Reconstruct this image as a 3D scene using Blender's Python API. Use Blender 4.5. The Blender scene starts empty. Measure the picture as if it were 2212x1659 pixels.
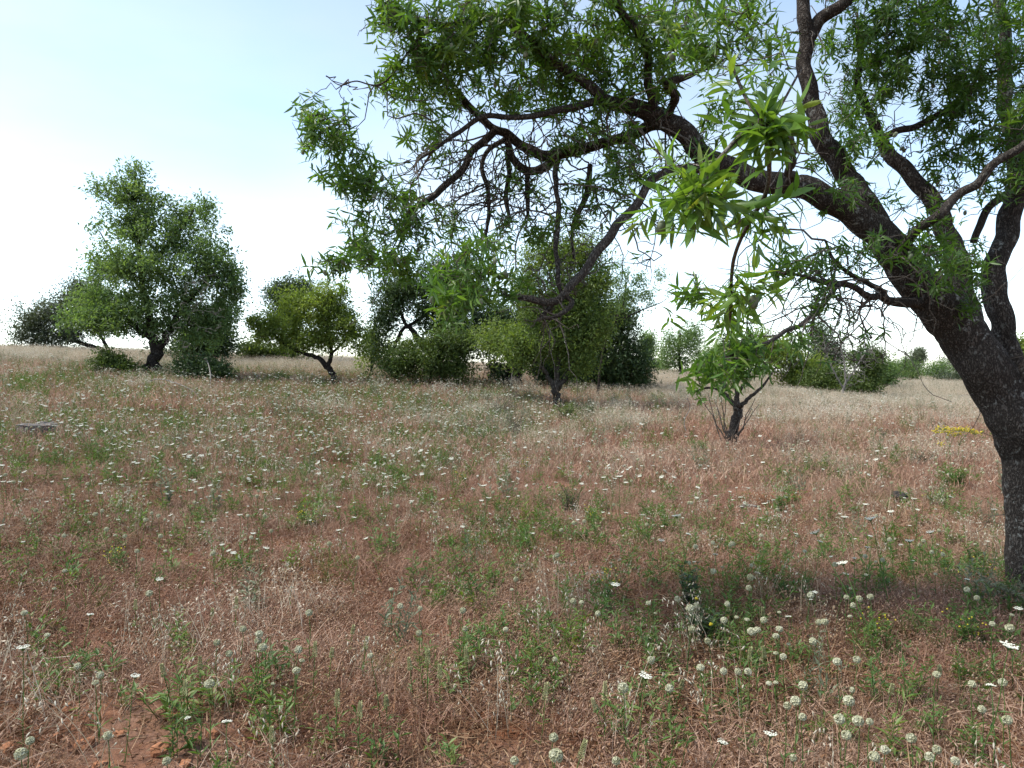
import bpy, math
import numpy as np
from mathutils import Vector, Matrix, noise as mnoise
R = math.radians
rng = np.random.default_rng(11)
scene = bpy.context.scene
col = scene.collection

# ------------------------------------------------------------------ camera
FPX, CU, CV, EYE, HOR = 1637.0, 1106.0, 829.5, 1.5, 806.0      # in a 2212x1659 frame
PITCH = math.atan((CV - HOR) / FPX)
cam_d = bpy.data.cameras.new('camera'); cam = bpy.data.objects.new('camera', cam_d); col.objects.link(cam)
cam.location = (0, 0, EYE); cam.rotation_euler = (math.pi / 2 - PITCH, 0, 0)
cam_d.sensor_width = 36; cam_d.lens = 36 * FPX / 2212; cam_d.clip_start = .05; cam_d.clip_end = 6000
scene.camera = cam

# ------------------------------------------------------------------ sky and sun
SUN_AZ, SUN_EL = -94, 56                                        # degrees, azimuth from +Y, minus is towards -X
world = bpy.data.worlds.new('World'); scene.world = world; world.use_nodes = True
nt = world.node_tree; nt.nodes.clear()
N = lambda t, tree=None: (tree or nt).nodes.new(t)
out = N('ShaderNodeOutputWorld'); bg = N('ShaderNodeBackground'); sky = N('ShaderNodeTexSky')
sky.sky_type = 'NISHITA'; sky.sun_disc = False
sky.sun_elevation = R(SUN_EL); sky.sun_rotation = R(SUN_AZ)
sky.air_density = 1.0; sky.dust_density = .5; sky.ozone_density = 1.0; sky.altitude = 100
bw = N('ShaderNodeRGBToBW'); tcw = N('ShaderNodeTexCoord'); mp = N('ShaderNodeMapping'); mp.inputs['Scale'].default_value = (1, 1, 3.0)
nz = N('ShaderNodeTexNoise'); nz.inputs['Scale'].default_value = 2.2; nz.inputs['Detail'].default_value = 6
mr = N('ShaderNodeMapRange'); mr.inputs[1].default_value = .3; mr.inputs[2].default_value = .72; mr.inputs[3].default_value = .1; mr.inputs[4].default_value = .75
veil = N('ShaderNodeMix'); veil.data_type = 'RGBA'
tintv = N('ShaderNodeMix'); tintv.data_type = 'RGBA'; tintv.blend_type = 'MULTIPLY'; tintv.inputs[0].default_value = 1
tintv.inputs[7].default_value = (.98, 1.12, 1.2, 1)
L = nt.links.new
L(sky.outputs[0], bw.inputs[0]); L(bw.outputs[0], tintv.inputs[6])
L(tcw.outputs['Generated'], mp.inputs[0]); L(mp.outputs[0], nz.inputs[0]); L(nz.outputs[0], mr.inputs[0])
L(mr.outputs[0], veil.inputs[0]); L(sky.outputs[0], veil.inputs[6]); L(tintv.outputs[2], veil.inputs[7])
L(veil.outputs[2], bg.inputs[0]); bg.inputs[1].default_value = .128; L(bg.outputs[0], out.inputs[0])
sd = bpy.data.lights.new('sun', 'SUN'); sun = bpy.data.objects.new('sun', sd); col.objects.link(sun)
S = Vector((math.sin(R(SUN_AZ)) * math.cos(R(SUN_EL)), math.cos(R(SUN_AZ)) * math.cos(R(SUN_EL)), math.sin(R(SUN_EL))))
sun.rotation_euler = S.to_track_quat('Z', 'Y').to_euler(); sun.location = S * 60
sd.energy = 2.7; sd.angle = R(14.0); sd.color = (1, .95, .87)
vs = scene.view_settings; vs.view_transform = 'Standard'; vs.look = 'None'; vs.gamma = 1; vs.exposure = 1.38
scene.cycles.max_bounces = 5; scene.cycles.diffuse_bounces = 2; scene.cycles.transmission_bounces = 4; scene.cycles.transparent_max_bounces = 4

# ------------------------------------------------------------------ pixel <-> world helpers
cp, sp = math.cos(PITCH), math.sin(PITCH)
def W(u, v, d):
    a, b = (u - CU) / FPX, (CV - v) / FPX
    return np.array([d * a, d * (cp + b * sp), EYE + d * (-sp + b * cp)])
def project(x, y, z):
    dz = z - EYE; dep = y * cp - dz * sp; up = y * sp + dz * cp
    dep = np.maximum(dep, 1e-3)
    return CU + FPX * x / dep, CV - FPX * up / dep, dep

# ------------------------------------------------------------------ terrain: a smooth surface through known heights
ctrl = [W(*p) for p in ((325, 815, 21), (727, 833, 22), (1200, 884, 19), (1580, 970, 13), (1818, 872, 26), (2225, 1290, 5.3), (75, 940, 11),
        (30, 766, 32), (450, 779, 33), (780, 790, 35), (1000, 800, 36), (1430, 812, 42), (1930, 822, 60), (2100, 823, 70), (1700, 862, 25), (2060, 1000, 11.5))]
ctrl += [np.array(p, float) for p in ((0, 0, 0), (-3, 3, .02), (3, 3, 0), (0, 6, 0), (-4, 6, .16), (-10, 3, .7), (10, 3, -.05), (0, -8, 0), (-20, -5, 1.2), (20, -5, 0),
        (0, 10, .08), (14, 12, .3), (24, 30, .5), (-30, 60, 1.3), (0, 62, 1.3), (-45, 100, .4), (0, 110, .6), (60, 110, .8), (-70, 45, 2.2), (-25, 14, 1.6), (-60, 0, 2.2), (60, 30, .5), (60, -10, .2), (0, -50, 0), (-60, -50, 1.2), (60, -60, 0), (60, 70, .7))]
CT = np.array(ctrl)
def _k(r2): return .5 * r2 * np.log(r2 + 1e-9)
_d = ((CT[:, None, :2] - CT[None, :, :2]) ** 2).sum(-1)
_n = len(CT); _A = np.zeros((_n + 3, _n + 3)); _A[:_n, :_n] = _k(_d) + np.eye(_n) * .8
_A[:_n, _n] = 1; _A[:_n, _n + 1:] = CT[:, :2]; _A[_n:, :_n] = _A[:_n, _n:].T
_w = np.linalg.solve(_A, np.r_[CT[:, 2], 0, 0, 0])
def gz(x, y):
    x = np.asarray(x, float); y = np.asarray(y, float); sh = x.shape
    xf, yf = x.ravel(), y.ravel(); z = np.zeros(xf.shape)
    cx, cy = np.clip(xf, -75, 75), np.clip(yf, -60, 115)
    for i in range(_n): z += _w[i] * _k((cx - CT[i, 0]) ** 2 + (cy - CT[i, 1]) ** 2)
    z += _w[_n] + _w[_n + 1] * cx + _w[_n + 2] * cy
    far = np.clip((np.hypot(xf, yf) - 75) / 120, 0, 1)
    z = z * (1 - far) + .3 * far
    z += .018 * np.sin(2.1 * xf + .7 * yf) + .014 * np.sin(3.3 * yf - 1.2 * xf + 1) + .009 * np.sin(6.1 * xf + 4.7 * yf + 2) + .006 * np.sin(-9 * xf + 7 * yf)
    return z.reshape(sh)
def g1(x, y): return float(gz(np.array([x]), np.array([y]))[0])
_ds = np.concatenate([np.arange(1.6, 12, .02), np.arange(12, 90, .08)])
def G(u, v, h=0.0):
    a, b = (u - CU) / FPX, (CV - v) / FPX
    x, y, z = _ds * a, _ds * (cp + b * sp), EYE + _ds * (-sp + b * cp)
    below = np.nonzero(z - gz(x, y) - h < 0)[0]
    i = below[0] if len(below) else -1
    return np.array([x[i], y[i], float(gz(x[i:i + 1] if i >= 0 else x[-1:], y[i:i + 1] if i >= 0 else y[-1:])[0])])
def hashn(ix, iy, seed):
    h = np.sin(ix * 127.1 + iy * 311.7 + seed * 74.7) * 43758.5453
    return h - np.floor(h)
def vnoise(x, y, s, seed=0):
    x, y = x / s, y / s; ix, iy = np.floor(x), np.floor(y); fx, fy = x - ix, y - iy
    fx, fy = fx * fx * (3 - 2 * fx), fy * fy * (3 - 2 * fy)
    a, b, c, d = hashn(ix, iy, seed), hashn(ix + 1, iy, seed), hashn(ix, iy + 1, seed), hashn(ix + 1, iy + 1, seed)
    return (a * (1 - fx) + b * fx) * (1 - fy) + (c * (1 - fx) + d * fx) * fy
def fbm(x, y, s, seed=0): return .55 * vnoise(x, y, s, seed) + .3 * vnoise(x, y, s / 2.3, seed + 5) + .15 * vnoise(x, y, s / 5.1, seed + 9)

# ------------------------------------------------------------------ mesh helpers
def unit(a): return a / (np.linalg.norm(a, axis=-1, keepdims=True) + 1e-12)
class MB:
    """collects vertices, faces, a tint per vertex and a material index per face"""
    def __init__(s): s.v, s.f, s.t, s.m, s.n = [], [], [], [], 0
    def add(s, v, faces, tint=.5, mat=0):
        v = np.asarray(v, float).reshape(-1, 3)
        s.v.append(v); s.t.append(np.broadcast_to(np.asarray(tint, float), (len(v),)).copy())
        for f in faces:
            f = np.asarray(f, int)
            if f.size: s.f.append(f.reshape(-1, f.shape[-1]) + s.n); s.m.append(np.full(len(s.f[-1]), mat))
        s.n += len(v)
    def mesh(s, name, mats, smooth=True):
        me = bpy.data.meshes.new(name)
        V = np.concatenate(s.v); me.vertices.add(len(V)); me.vertices.foreach_set('co', V.astype(np.float32).ravel())
        nl = sum(f.size for f in s.f); me.loops.add(nl); me.loops.foreach_set('vertex_index', np.concatenate([f.ravel() for f in s.f]).astype(np.int32))
        tot = np.concatenate([np.full(len(f), f.shape[1]) for f in s.f]); me.polygons.add(len(tot))
        me.polygons.foreach_set('loop_start', np.r_[0, np.cumsum(tot)[:-1]].astype(np.int32))
        me.polygons.foreach_set('material_index', np.concatenate(s.m).astype(np.int32))
        me.polygons.foreach_set('use_smooth', np.full(len(tot), smooth))
        at = me.attributes.new('tint', 'FLOAT', 'POINT'); at.data.foreach_set('value', np.concatenate(s.t).astype(np.float32))
        for m in (mats if isinstance(mats, (list, tuple)) else [mats]): me.materials.append(m)
        me.update(calc_edges=True); me.validate(); return me
def link(name, data, parent=None, loc=None):
    o = bpy.data.objects.new(name, data); col.objects.link(o)
    if parent is not None: o.parent = parent
    if loc is not None: o.location = loc
    return o
def tag(o, label=None, cat=None, group=None, kind=None):
    for k, v in (('label', label), ('category', cat), ('group', group), ('kind', kind)):
        if v: o[k] = v
    return o
def empty(name, loc, label, cat, group=None, rz=0):
    o = link(name, None, None, loc); o.empty_display_size = .1; o.rotation_euler = (0, 0, rz)
    return tag(o, label, cat, group)

def tubes(P, Rr, sides, tint=None, mb=None, mat=0, cap=False):
    """P (C,K,3), Rr (C,K)"""
    P = np.asarray(P, float); Rr = np.asarray(Rr, float); C, K, _ = P.shape
    T = np.empty_like(P); T[:, 1:-1] = P[:, 2:] - P[:, :-2]; T[:, 0] = P[:, 1] - P[:, 0]; T[:, -1] = P[:, -1] - P[:, -2]; T = unit(T)
    m = unit(P[:, -1] - P[:, 0]); ax = np.eye(3)[np.argmin(np.abs(m), axis=1)][:, None, :]
    U = unit(ax - (ax * T).sum(-1, keepdims=True) * T); Vv = np.cross(T, U)
    a = np.arange(sides) * 2 * math.pi / sides
    ring = P[:, :, None] + Rr[:, :, None, None] * (np.cos(a)[:, None] * U[:, :, None] + np.sin(a)[:, None] * Vv[:, :, None])
    idx = np.arange(C * K * sides).reshape(C, K, sides); nx = np.roll(idx, -1, axis=2)
    q = np.stack([idx[:, :-1], nx[:, :-1], nx[:, 1:], idx[:, 1:]], -1).reshape(-1, 4)
    faces = [q]
    if cap: faces += [idx[:, -1], idx[:, 0, ::-1]]
    t = .5 if tint is None else np.repeat(np.asarray(tint, float), K * sides)
    mb.add(ring.reshape(-1, 3), faces, t, mat)
def catmull(P, n):
    P = np.asarray(P, float); k = len(P); Q = np.vstack([2 * P[0] - P[1], P, 2 * P[-1] - P[-2]])
    o = []
    for s in np.linspace(0, k - 1 - 1e-6, n):
        i = int(s); t = s - i; a, b, c, d = Q[i:i + 4]
        o.append(.5 * (2 * b + (c - a) * t + (2 * a - 5 * b + 4 * c - d) * t * t + (3 * b - a - 3 * c + d) * t ** 3))
    return np.array(o)
def bark_tube(P, Rr, sides, mb, rough=.06, mat=0, tint=.5, freq=9.0, flare=0, cap=True):
    """one limb with an uneven, knobbly surface"""
    m2 = MB(); tubes(P[None], Rr[None], sides, None, m2, 0, cap); V = m2.v[0].reshape(len(P), sides, 3).copy()
    for k in range(len(P)):
        c = P[k]
        for s in range(sides):
            v = V[k, s]; d = v - c
            n = mnoise.noise(Vector(v * freq)) * rough + mnoise.noise(Vector(v * freq * .35)) * rough * 1.3 + mnoise.noise(Vector(v * freq * 3)) * rough * .5
            f = 1 + n
            if flare and k < 8: f += flare * max(0, 1 - k / 6.) ** 2 * (1 + .7 * math.sin(s * 2 * math.pi * 5 / sides + 1))
            V[k, s] = c + d * f
    mb.add(V.reshape(-1, 3), [f for f in m2.f], tint, mat)
def leaf_mesh(mb, pos, dr, up, Ln, Wd, tint, detail=True, fold=.35, curl=.12, mat=0):
    pos, dr = np.asarray(pos, float), unit(np.asarray(dr, float)); n = len(pos)
    Ln = np.broadcast_to(Ln, (n,))[:, None]; Wd = np.broadcast_to(Wd, (n,))[:, None]; curl = np.broadcast_to(curl, (n,))[:, None]
    sd_ = unit(np.cross(dr, np.asarray(up, float)) + 1e-6); nr = np.cross(sd_, dr)
    tint = np.broadcast_to(tint, (n,))
    if detail:
        ts, ws = [0, .1, .32, .62, .85, 1], [.05, .5, 1, .85, .42, .02]
        vs_ = []
        for t, w in zip(ts, ws):
            c = pos + dr * Ln * t - nr * curl * Ln * t * t
            e = sd_ * Wd * .5 * w; r = nr * Wd * .5 * w * fold
            vs_ += [c - e + r, c, c + e + r]
        V = np.stack(vs_, 1); k = len(ts); f = []
        for i in range(k - 1):
            b = 3 * i; f += [[b, b + 1, b + 4, b + 3], [b + 1, b + 2, b + 5, b + 4]]
        F = (np.array(f)[None] + (np.arange(n) * 3 * k)[:, None, None]).reshape(-1, 4)
        mb.add(V.reshape(-1, 3), [F], np.repeat(tint, 3 * k), mat)
    else:
        mid = pos + dr * Ln * .5 - nr * curl * Ln * .25; tip = pos + dr * Ln - nr * curl * Ln
        e = sd_ * Wd * .5; r = nr * Wd * .5 * fold
        V = np.stack([pos, mid - e + r, tip, mid + e + r], 1)
        F = (np.array([[0, 3, 2], [0, 2, 1]])[None] + (np.arange(n) * 4)[:, None, None]).reshape(-1, 3)
        mb.add(V.reshape(-1, 3), [F], np.repeat(tint, 4), mat)
def rdir(n, r=rng): return unit(r.normal(size=(n, 3)))

def grow(P0, R0, A, r, seg=6, wig=.12, rt=.0022, rk=.012, rmax=.03, sag=0.0, up=0.0):
    """joins every attractor to the nearest wood already there; returns chains and radii"""
    tot = len(P0) + len(A) * (seg - 1) + 8
    P = np.empty((tot, 3)); Q = np.empty(tot); n = len(P0); P[:n] = P0; Q[:n] = R0
    o = np.argsort(((A[:, None, :] - P0[None, ::3]) ** 2).sum(-1).min(1)) if len(A) * len(P0) < 4e7 else np.arange(len(A))
    chains, rad = [], []
    for a in A[o]:
        d = np.linalg.norm(P[:n] - a, axis=1); i = int(np.argmin(d + .02 * (Q[:n] < .003))); L_ = d[i]
        if L_ < 1e-3: continue
        b = P[i]; t = np.linspace(0, 1, seg)[:, None]; path = b + (a - b) * t
        j = r.normal(size=(seg, 3)) * wig * L_ * .5; j[0] = 0; j[-1] = 0
        path = path + j; path[:, 2] += (4 * t * (1 - t))[:, 0] * L_ * (up - sag)
        r0 = min(Q[i] * .8, rt + rk * L_, rmax); rr = np.linspace(max(r0, rt), rt, seg)
        chains.append(path); rad.append(rr)
        P[n:n + seg - 1] = path[1:]; Q[n:n + seg - 1] = rr[1:]; n += seg - 1
    return np.array(chains), np.array(rad)

# ------------------------------------------------------------------ materials
def newmat(name):
    m = bpy.data.materials.new(name); m.use_nodes = True; t = m.node_tree; t.nodes.clear()
    o = t.nodes.new('ShaderNodeOutputMaterial'); return m, t, o
def ramp(t, stops):
    c = t.nodes.new('ShaderNodeValToRGB'); el = c.color_ramp.elements
    while len(el) > 1: el.remove(el[-1])
    el[0].position, el[0].color = stops[0][0], (*stops[0][1], 1)
    for p, k in stops[1:]:
        e = el.new(p); e.color = (*k, 1)
    return c
def plant_mat(name, stops, transl=.35, rough=.5, spec=.3, world_patch=None, inst=.35, tcol=(1.25, 1.3, .5)):
    """leaf or blade: colour from a per-piece tint, an instance random and, if asked, patches over the ground"""
    m, t, o = newmat(name); l = t.links.new
    at = t.nodes.new('ShaderNodeAttribute'); at.attribute_name = 'tint'
    oi = t.nodes.new('ShaderNodeObjectInfo')
    mx = t.nodes.new('ShaderNodeMath'); mx.operation = 'MULTIPLY_ADD'; mx.inputs[1].default_value = inst; l(oi.outputs['Random'], mx.inputs[0])
    sc = t.nodes.new('ShaderNodeMath'); sc.operation = 'MULTIPLY'; sc.inputs[1].default_value = 1 - inst; l(at.outputs['Fac'], sc.inputs[0]); l(sc.outputs[0], mx.inputs[2])
    rp = ramp(t, stops); l(mx.outputs[0], rp.inputs[0]); c = rp.outputs[0]
    if world_patch:
        ge = t.nodes.new('ShaderNodeNewGeometry'); n1 = t.nodes.new('ShaderNodeTexNoise'); n1.inputs['Scale'].default_value = world_patch[1]; n1.inputs['Detail'].default_value = 3
        l(ge.outputs['Position'], n1.inputs['Vector'])
        q = t.nodes.new('ShaderNodeMapRange'); q.inputs[1].default_value = .45; q.inputs[2].default_value = .62; q.inputs[4].default_value = .8; l(n1.outputs[0], q.inputs[0])
        k = t.nodes.new('ShaderNodeMix'); k.data_type = 'RGBA'; k.inputs[7].default_value = (*world_patch[0], 1); l(q.outputs[0], k.inputs[0]); l(c, k.inputs[6]); c = k.outputs[2]
    p = t.nodes.new('ShaderNodeBsdfPrincipled'); p.inputs['Roughness'].default_value = rough; p.inputs['Specular IOR Level'].default_value = spec
    l(c, p.inputs['Base Color']); tr = t.nodes.new('ShaderNodeBsdfTranslucent')
    tm = t.nodes.new('ShaderNodeMix'); tm.data_type = 'RGBA'; tm.blend_type = 'MULTIPLY'; tm.inputs[0].default_value = 1; tm.inputs[7].default_value = (*tcol, 1)
    l(c, tm.inputs[6]); l(tm.outputs[2], tr.inputs[0])
    mix = t.nodes.new('ShaderNodeMixShader'); mix.inputs[0].default_value = transl; l(p.outputs[0], mix.inputs[1]); l(tr.outputs[0], mix.inputs[2]); l(mix.outputs[0], o.inputs[0])
    return m
def bark_mat(name, dark, light, lich, lich_amt=.5, scale=1.0, bump=1.0):
    m, t, o = newmat(name); l = t.links.new
    tc = t.nodes.new('ShaderNodeTexCoord'); mp_ = t.nodes.new('ShaderNodeMapping'); mp_.inputs['Scale'].default_value = (1, 1, .35); l(tc.outputs['Object'], mp_.inputs[0])
    v = t.nodes.new('ShaderNodeTexVoronoi'); v.feature = 'DISTANCE_TO_EDGE'; v.inputs['Scale'].default_value = 52 * scale
    n0 = t.nodes.new('ShaderNodeTexNoise'); n0.inputs['Scale'].default_value = 14 * scale; n0.inputs['Detail'].default_value = 5
    ad = t.nodes.new('ShaderNodeVectorMath'); ad.operation = 'MULTIPLY_ADD'; ad.inputs[1].default_value = (.16, .16, .16); l(n0.outputs['Color'], ad.inputs[0]); l(mp_.outputs[0], ad.inputs[2]); l(mp_.outputs[0], n0.inputs['Vector']); l(ad.outputs[0], v.inputs['Vector'])
    n1 = t.nodes.new('ShaderNodeTexNoise'); n1.inputs['Scale'].default_value = 90 * scale; n1.inputs['Detail'].default_value = 4; l(tc.outputs['Object'], n1.inputs['Vector'])
    cr = t.nodes.new('ShaderNodeMapRange'); cr.inputs[1].default_value = -.06; cr.inputs[2].default_value = .3; l(v.outputs['Distance'], cr.inputs[0])
    mu = t.nodes.new('ShaderNodeMath'); mu.operation = 'MULTIPLY'; l(cr.outputs[0], mu.inputs[0]); l(n1.outputs[0], mu.inputs[1])
    rp = ramp(t, [(0, tuple(c * .45 for c in dark)), (.25, dark), (.75, light)]); l(mu.outputs[0], rp.inputs[0])
    n2 = t.nodes.new('ShaderNodeTexNoise'); n2.inputs['Scale'].default_value = 24 * scale; n2.inputs['Detail'].default_value = 7; n2.inputs['Roughness'].default_value = .65; l(tc.outputs['Object'], n2.inputs['Vector'])
    lm = t.nodes.new('ShaderNodeMapRange'); lm.inputs[1].default_value = .56; lm.inputs[2].default_value = .64; lm.inputs[4].default_value = lich_amt; l(n2.outputs[0], lm.inputs[0])
    n3 = t.nodes.new('ShaderNodeTexNoise'); n3.inputs['Scale'].default_value = 3.2 * scale; n3.inputs['Detail'].default_value = 3; l(tc.outputs['Object'], n3.inputs['Vector'])
    lo = t.nodes.new('ShaderNodeMapRange'); lo.inputs[1].default_value = .4; lo.inputs[2].default_value = .62; lo.inputs[3].default_value = .08; l(n3.outputs[0], lo.inputs[0])
    lx = t.nodes.new('ShaderNodeMath'); lx.operation = 'MULTIPLY'; l(lm.outputs[0], lx.inputs[0]); l(lo.outputs[0], lx.inputs[1])
    mk = t.nodes.new('ShaderNodeMix'); mk.data_type = 'RGBA'; mk.inputs[7].default_value = (*lich, 1); l(lx.outputs[0], mk.inputs[0]); l(rp.outputs[0], mk.inputs[6])
    p = t.nodes.new('ShaderNodeBsdfPrincipled'); p.inputs['Roughness'].default_value = .9; p.inputs['Specular IOR Level'].default_value = .15; l(mk.outputs[2], p.inputs['Base Color'])
    b = t.nodes.new('ShaderNodeBump'); b.inputs['Strength'].default_value = bump; b.inputs['Distance'].default_value = .02; l(mu.outputs[0], b.inputs['Height']); l(b.outputs[0], p.inputs['Normal'])
    l(p.outputs[0], o.inputs[0]); return m
def stone_mat(name, stops, sc=9, bump=.6):
    m, t, o = newmat(name); l = t.links.new
    tc = t.nodes.new('ShaderNodeTexCoord'); n = t.nodes.new('ShaderNodeTexNoise'); n.inputs['Scale'].default_value = sc; n.inputs['Detail'].default_value = 8; l(tc.outputs['Object'], n.inputs['Vector'])
    rp = ramp(t, stops); l(n.outputs[0], rp.inputs[0]); p = t.nodes.new('ShaderNodeBsdfPrincipled'); p.inputs['Roughness'].default_value = .9; p.inputs['Specular IOR Level'].default_value = .2
    l(rp.outputs[0], p.inputs['Base Color']); b = t.nodes.new('ShaderNodeBump'); b.inputs['Strength'].default_value = bump; b.inputs['Distance'].default_value = .01; l(n.outputs[0], b.inputs['Height']); l(b.outputs[0], p.inputs['Normal'])
    l(p.outputs[0], o.inputs[0]); return m
def soil_mat():
    m, t, o = newmat('soil'); l = t.links.new
    ge = t.nodes.new('ShaderNodeNewGeometry')
    def noise(s, d=6, r=.6):
        n = t.nodes.new('ShaderNodeTexNoise'); n.inputs['Scale'].default_value = s; n.inputs['Detail'].default_value = d; n.inputs['Roughness'].default_value = r; l(ge.outputs['Position'], n.inputs['Vector']); return n
    a = noise(22, 8, .7); rp = ramp(t, [(.3, (.07, .028, .015)), (.5, (.17, .066, .03)), (.68, (.26, .11, .055))]); l(a.outputs[0], rp.inputs[0])
    b_ = noise(1.3); lit = ramp(t, [(.3, (.17, .11, .08)), (.6, (.29, .19, .14)), (.8, (.38, .3, .22))]); c_ = noise(60, 4, .7); l(c_.outputs[0], lit.inputs[0])
    mk = t.nodes.new('ShaderNodeMapRange'); mk.inputs[1].default_value = .42; mk.inputs[2].default_value = .62; mk.inputs[3].default_value = .1; mk.inputs[4].default_value = .75; l(b_.outputs[0], mk.inputs[0])
    # beyond where single plants can be told apart the dead grass covers the soil
    sx = t.nodes.new('ShaderNodeSeparateXYZ'); l(ge.outputs['Position'], sx.inputs[0])
    fy = t.nodes.new('ShaderNodeMapRange'); fy.inputs[1].default_value = 8; fy.inputs[2].default_value = 28; fy.inputs[4].default_value = .9; l(sx.outputs[1], fy.inputs[0])
    mxm = t.nodes.new('ShaderNodeMath'); mxm.operation = 'MAXIMUM'; l(mk.outputs[0], mxm.inputs[0]); l(fy.outputs[0], mxm.inputs[1])
    mx = t.nodes.new('ShaderNodeMix'); mx.data_type = 'RGBA'; l(mxm.outputs[0], mx.inputs[0]); l(rp.outputs[0], mx.inputs[6]); l(lit.outputs[0], mx.inputs[7])
    p = t.nodes.new('ShaderNodeBsdfPrincipled'); p.inputs['Roughness'].default_value = .95; p.inputs['Specular IOR Level'].default_value = .1; l(mx.outputs[2], p.inputs['Base Color'])
    bp = t.nodes.new('ShaderNodeBump'); bp.inputs['Strength'].default_value = 1; bp.inputs['Distance'].default_value = .03; l(a.outputs[0], bp.inputs['Height']); l(bp.outputs[0], p.inputs['Normal'])
    l(p.outputs[0], o.inputs[0]); return m

M = {}
M['soil'] = soil_mat()
M['bark'] = bark_mat('almond_bark', (.045, .036, .03), (.17, .145, .125), (.34, .34, .31), .85)  # lichen, with extra of it standing in for pale highlights along the limbs
M['bark_pale'] = bark_mat('lichened_bark', (.07, .06, .052), (.24, .215, .19), (.42, .42, .39), .9)
M['bark_grey'] = bark_mat('grey_bark', (.05, .042, .036), (.15, .13, .11), (.25, .25, .22), .5)
M['bark_far'] = bark_mat('far_bark', (.022, .017, .014), (.07, .058, .05), (.16, .15, .13), .35, .5)
M['twig'] = bark_mat('twig_bark', (.085, .07, .058), (.24, .21, .18), (.34, .33, .3), .5, 2.0, .4)
M['dead'] = bark_mat('dead_wood', (.16, .145, .13), (.36, .34, .31), (.42, .41, .38), .4, 1.5, .5)
M['leaf'] = plant_mat('almond_leaf', [(0, (.042, .09, .02)), (.45, (.075, .155, .03)), (.8, (.125, .21, .04)), (1, (.19, .23, .05))], .48, .42, .45, None, .05)
M['leaf_near'] = plant_mat('almond_leaf_near', [(0, (.05, .12, .022)), (.5, (.1, .19, .032)), (.85, (.165, .235, .045)), (1, (.22, .23, .045))], .46, .36, .5, None, .3)  # lighter, yellower green for the near sprays and the sapling
M['leaf_far'] = plant_mat('far_almond_leaf', [(0, (.062, .11, .046)), (.5, (.12, .19, .078)), (1, (.2, .265, .11))], .5, .5, .3, None, .05)  # paler leaf: the hazy veil over the far trees is put into the colour
M['leaf_yellow'] = plant_mat('yellow_green_leaf', [(0, (.085, .13, .03)), (.5, (.165, .225, .05)), (1, (.26, .3, .08))], .5, .5, .3, None, .05)
M['leaf_mid'] = plant_mat('mid_green_leaf', [(0, (.055, .095, .026)), (.5, (.115, .17, .045)), (1, (.21, .255, .075))], .48, .5, .3, None, .05)
M['leaf_dark'] = plant_mat('evergreen_leaf', [(0, (.024, .046, .017)), (.6, (.052, .088, .03)), (1, (.1, .135, .048))], .26, .45, .35, None, .05)
M['leaf_grey'] = plant_mat('grey_leaf', [(0, (.04, .056, .036)), (.6, (.08, .1, .06)), (1, (.13, .155, .095))], .28, .5, .3, None, .05)
M['leaf_olive'] = plant_mat('bush_leaf', [(0, (.035, .06, .018)), (.6, (.08, .122, .03)), (1, (.16, .185, .045))], .33, .5, .3, None, .05)
M['red_grass'] = plant_mat('red_dry_grass', [(0, (.15, .076, .05)), (.35, (.285, .152, .103)), (.7, (.42, .268, .19)), (1, (.57, .455, .35))], .3, .7, .15, ((.37, .25, .175), .35), .4, (1, .95, .85))
M['litter'] = plant_mat('dead_stems', [(0, (.115, .055, .029)), (.5, (.22, .123, .07)), (.85, (.33, .235, .145)), (1, (.46, .38, .27))], .15, .8, .1, None, .3, (1, .95, .85))
M['straw'] = plant_mat('straw', [(0, (.27, .2, .135)), (.5, (.45, .365, .265)), (1, (.64, .56, .45))], .35, .6, .2, None, .4, (1, .97, .85))
M['oat'] = plant_mat('oat_husk', [(0, (.33, .27, .18)), (.5, (.52, .46, .35)), (1, (.7, .66, .56))], .35, .55, .2, None, .3, (1, .97, .88))
M['weed'] = plant_mat('weed_leaf', [(0, (.05, .095, .025)), (.5, (.09, .16, .04)), (.85, (.15, .2, .05)), (1, (.26, .23, .06))], .35, .5, .3, None, .4)
M['grey_weed'] = plant_mat('grey_weed_leaf', [(0, (.1, .125, .075)), (1, (.23, .25, .17))], .3, .6, .2, None, .4, (1, 1, .8))
M['head'] = plant_mat('scabious_bract', [(0, (.3, .29, .17)), (.5, (.44, .435, .3)), (1, (.56, .55, .43))], .3, .6, .2, None, .4, (1, 1, .8))
M['pit'] = plant_mat('scabious_pit', [(0, (.035, .035, .02)), (1, (.07, .065, .04))], .0, .8, .1, None, .3)
M['white'] = plant_mat('white_petal', [(0, (.6, .61, .5)), (1, (.78, .78, .7))], .3, .6, .2, None, .4, (1, 1, .95))
M['spike'] = plant_mat('spike_bract', [(0, (.28, .27, .13)), (.5, (.4, .4, .2)), (1, (.5, .44, .27))], .25, .6, .2, None, .4, (1, 1, .7))
M['yellow'] = plant_mat('yellow_petal', [(0, (.55, .42, .02)), (1, (.72, .6, .06))], .3, .5, .2, None, .3, (1, 1, .8))
M['fruit'] = plant_mat('almond_husk', [(0, (.13, .15, .095)), (1, (.19, .21, .14))], .0, .85, .15, None, .5)
M['stone'] = stone_mat('red_stone', [(.3, (.18, .075, .035)), (.5, (.32, .145, .075)), (.7, (.42, .25, .15))])
M['pale_stone'] = stone_mat('pale_stone', [(.3, (.3, .26, .22)), (.6, (.5, .46, .41)), (.75, (.6, .57, .52))])
M['stump'] = stone_mat('stump_wood', [(.3, (.05, .045, .042)), (.55, (.12, .11, .1)), (.75, (.22, .205, .19))], 14, .9)
M['black'] = stone_mat('charred', [(.3, (.012, .011, .01)), (.7, (.045, .04, .036))], 20, .9)

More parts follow.
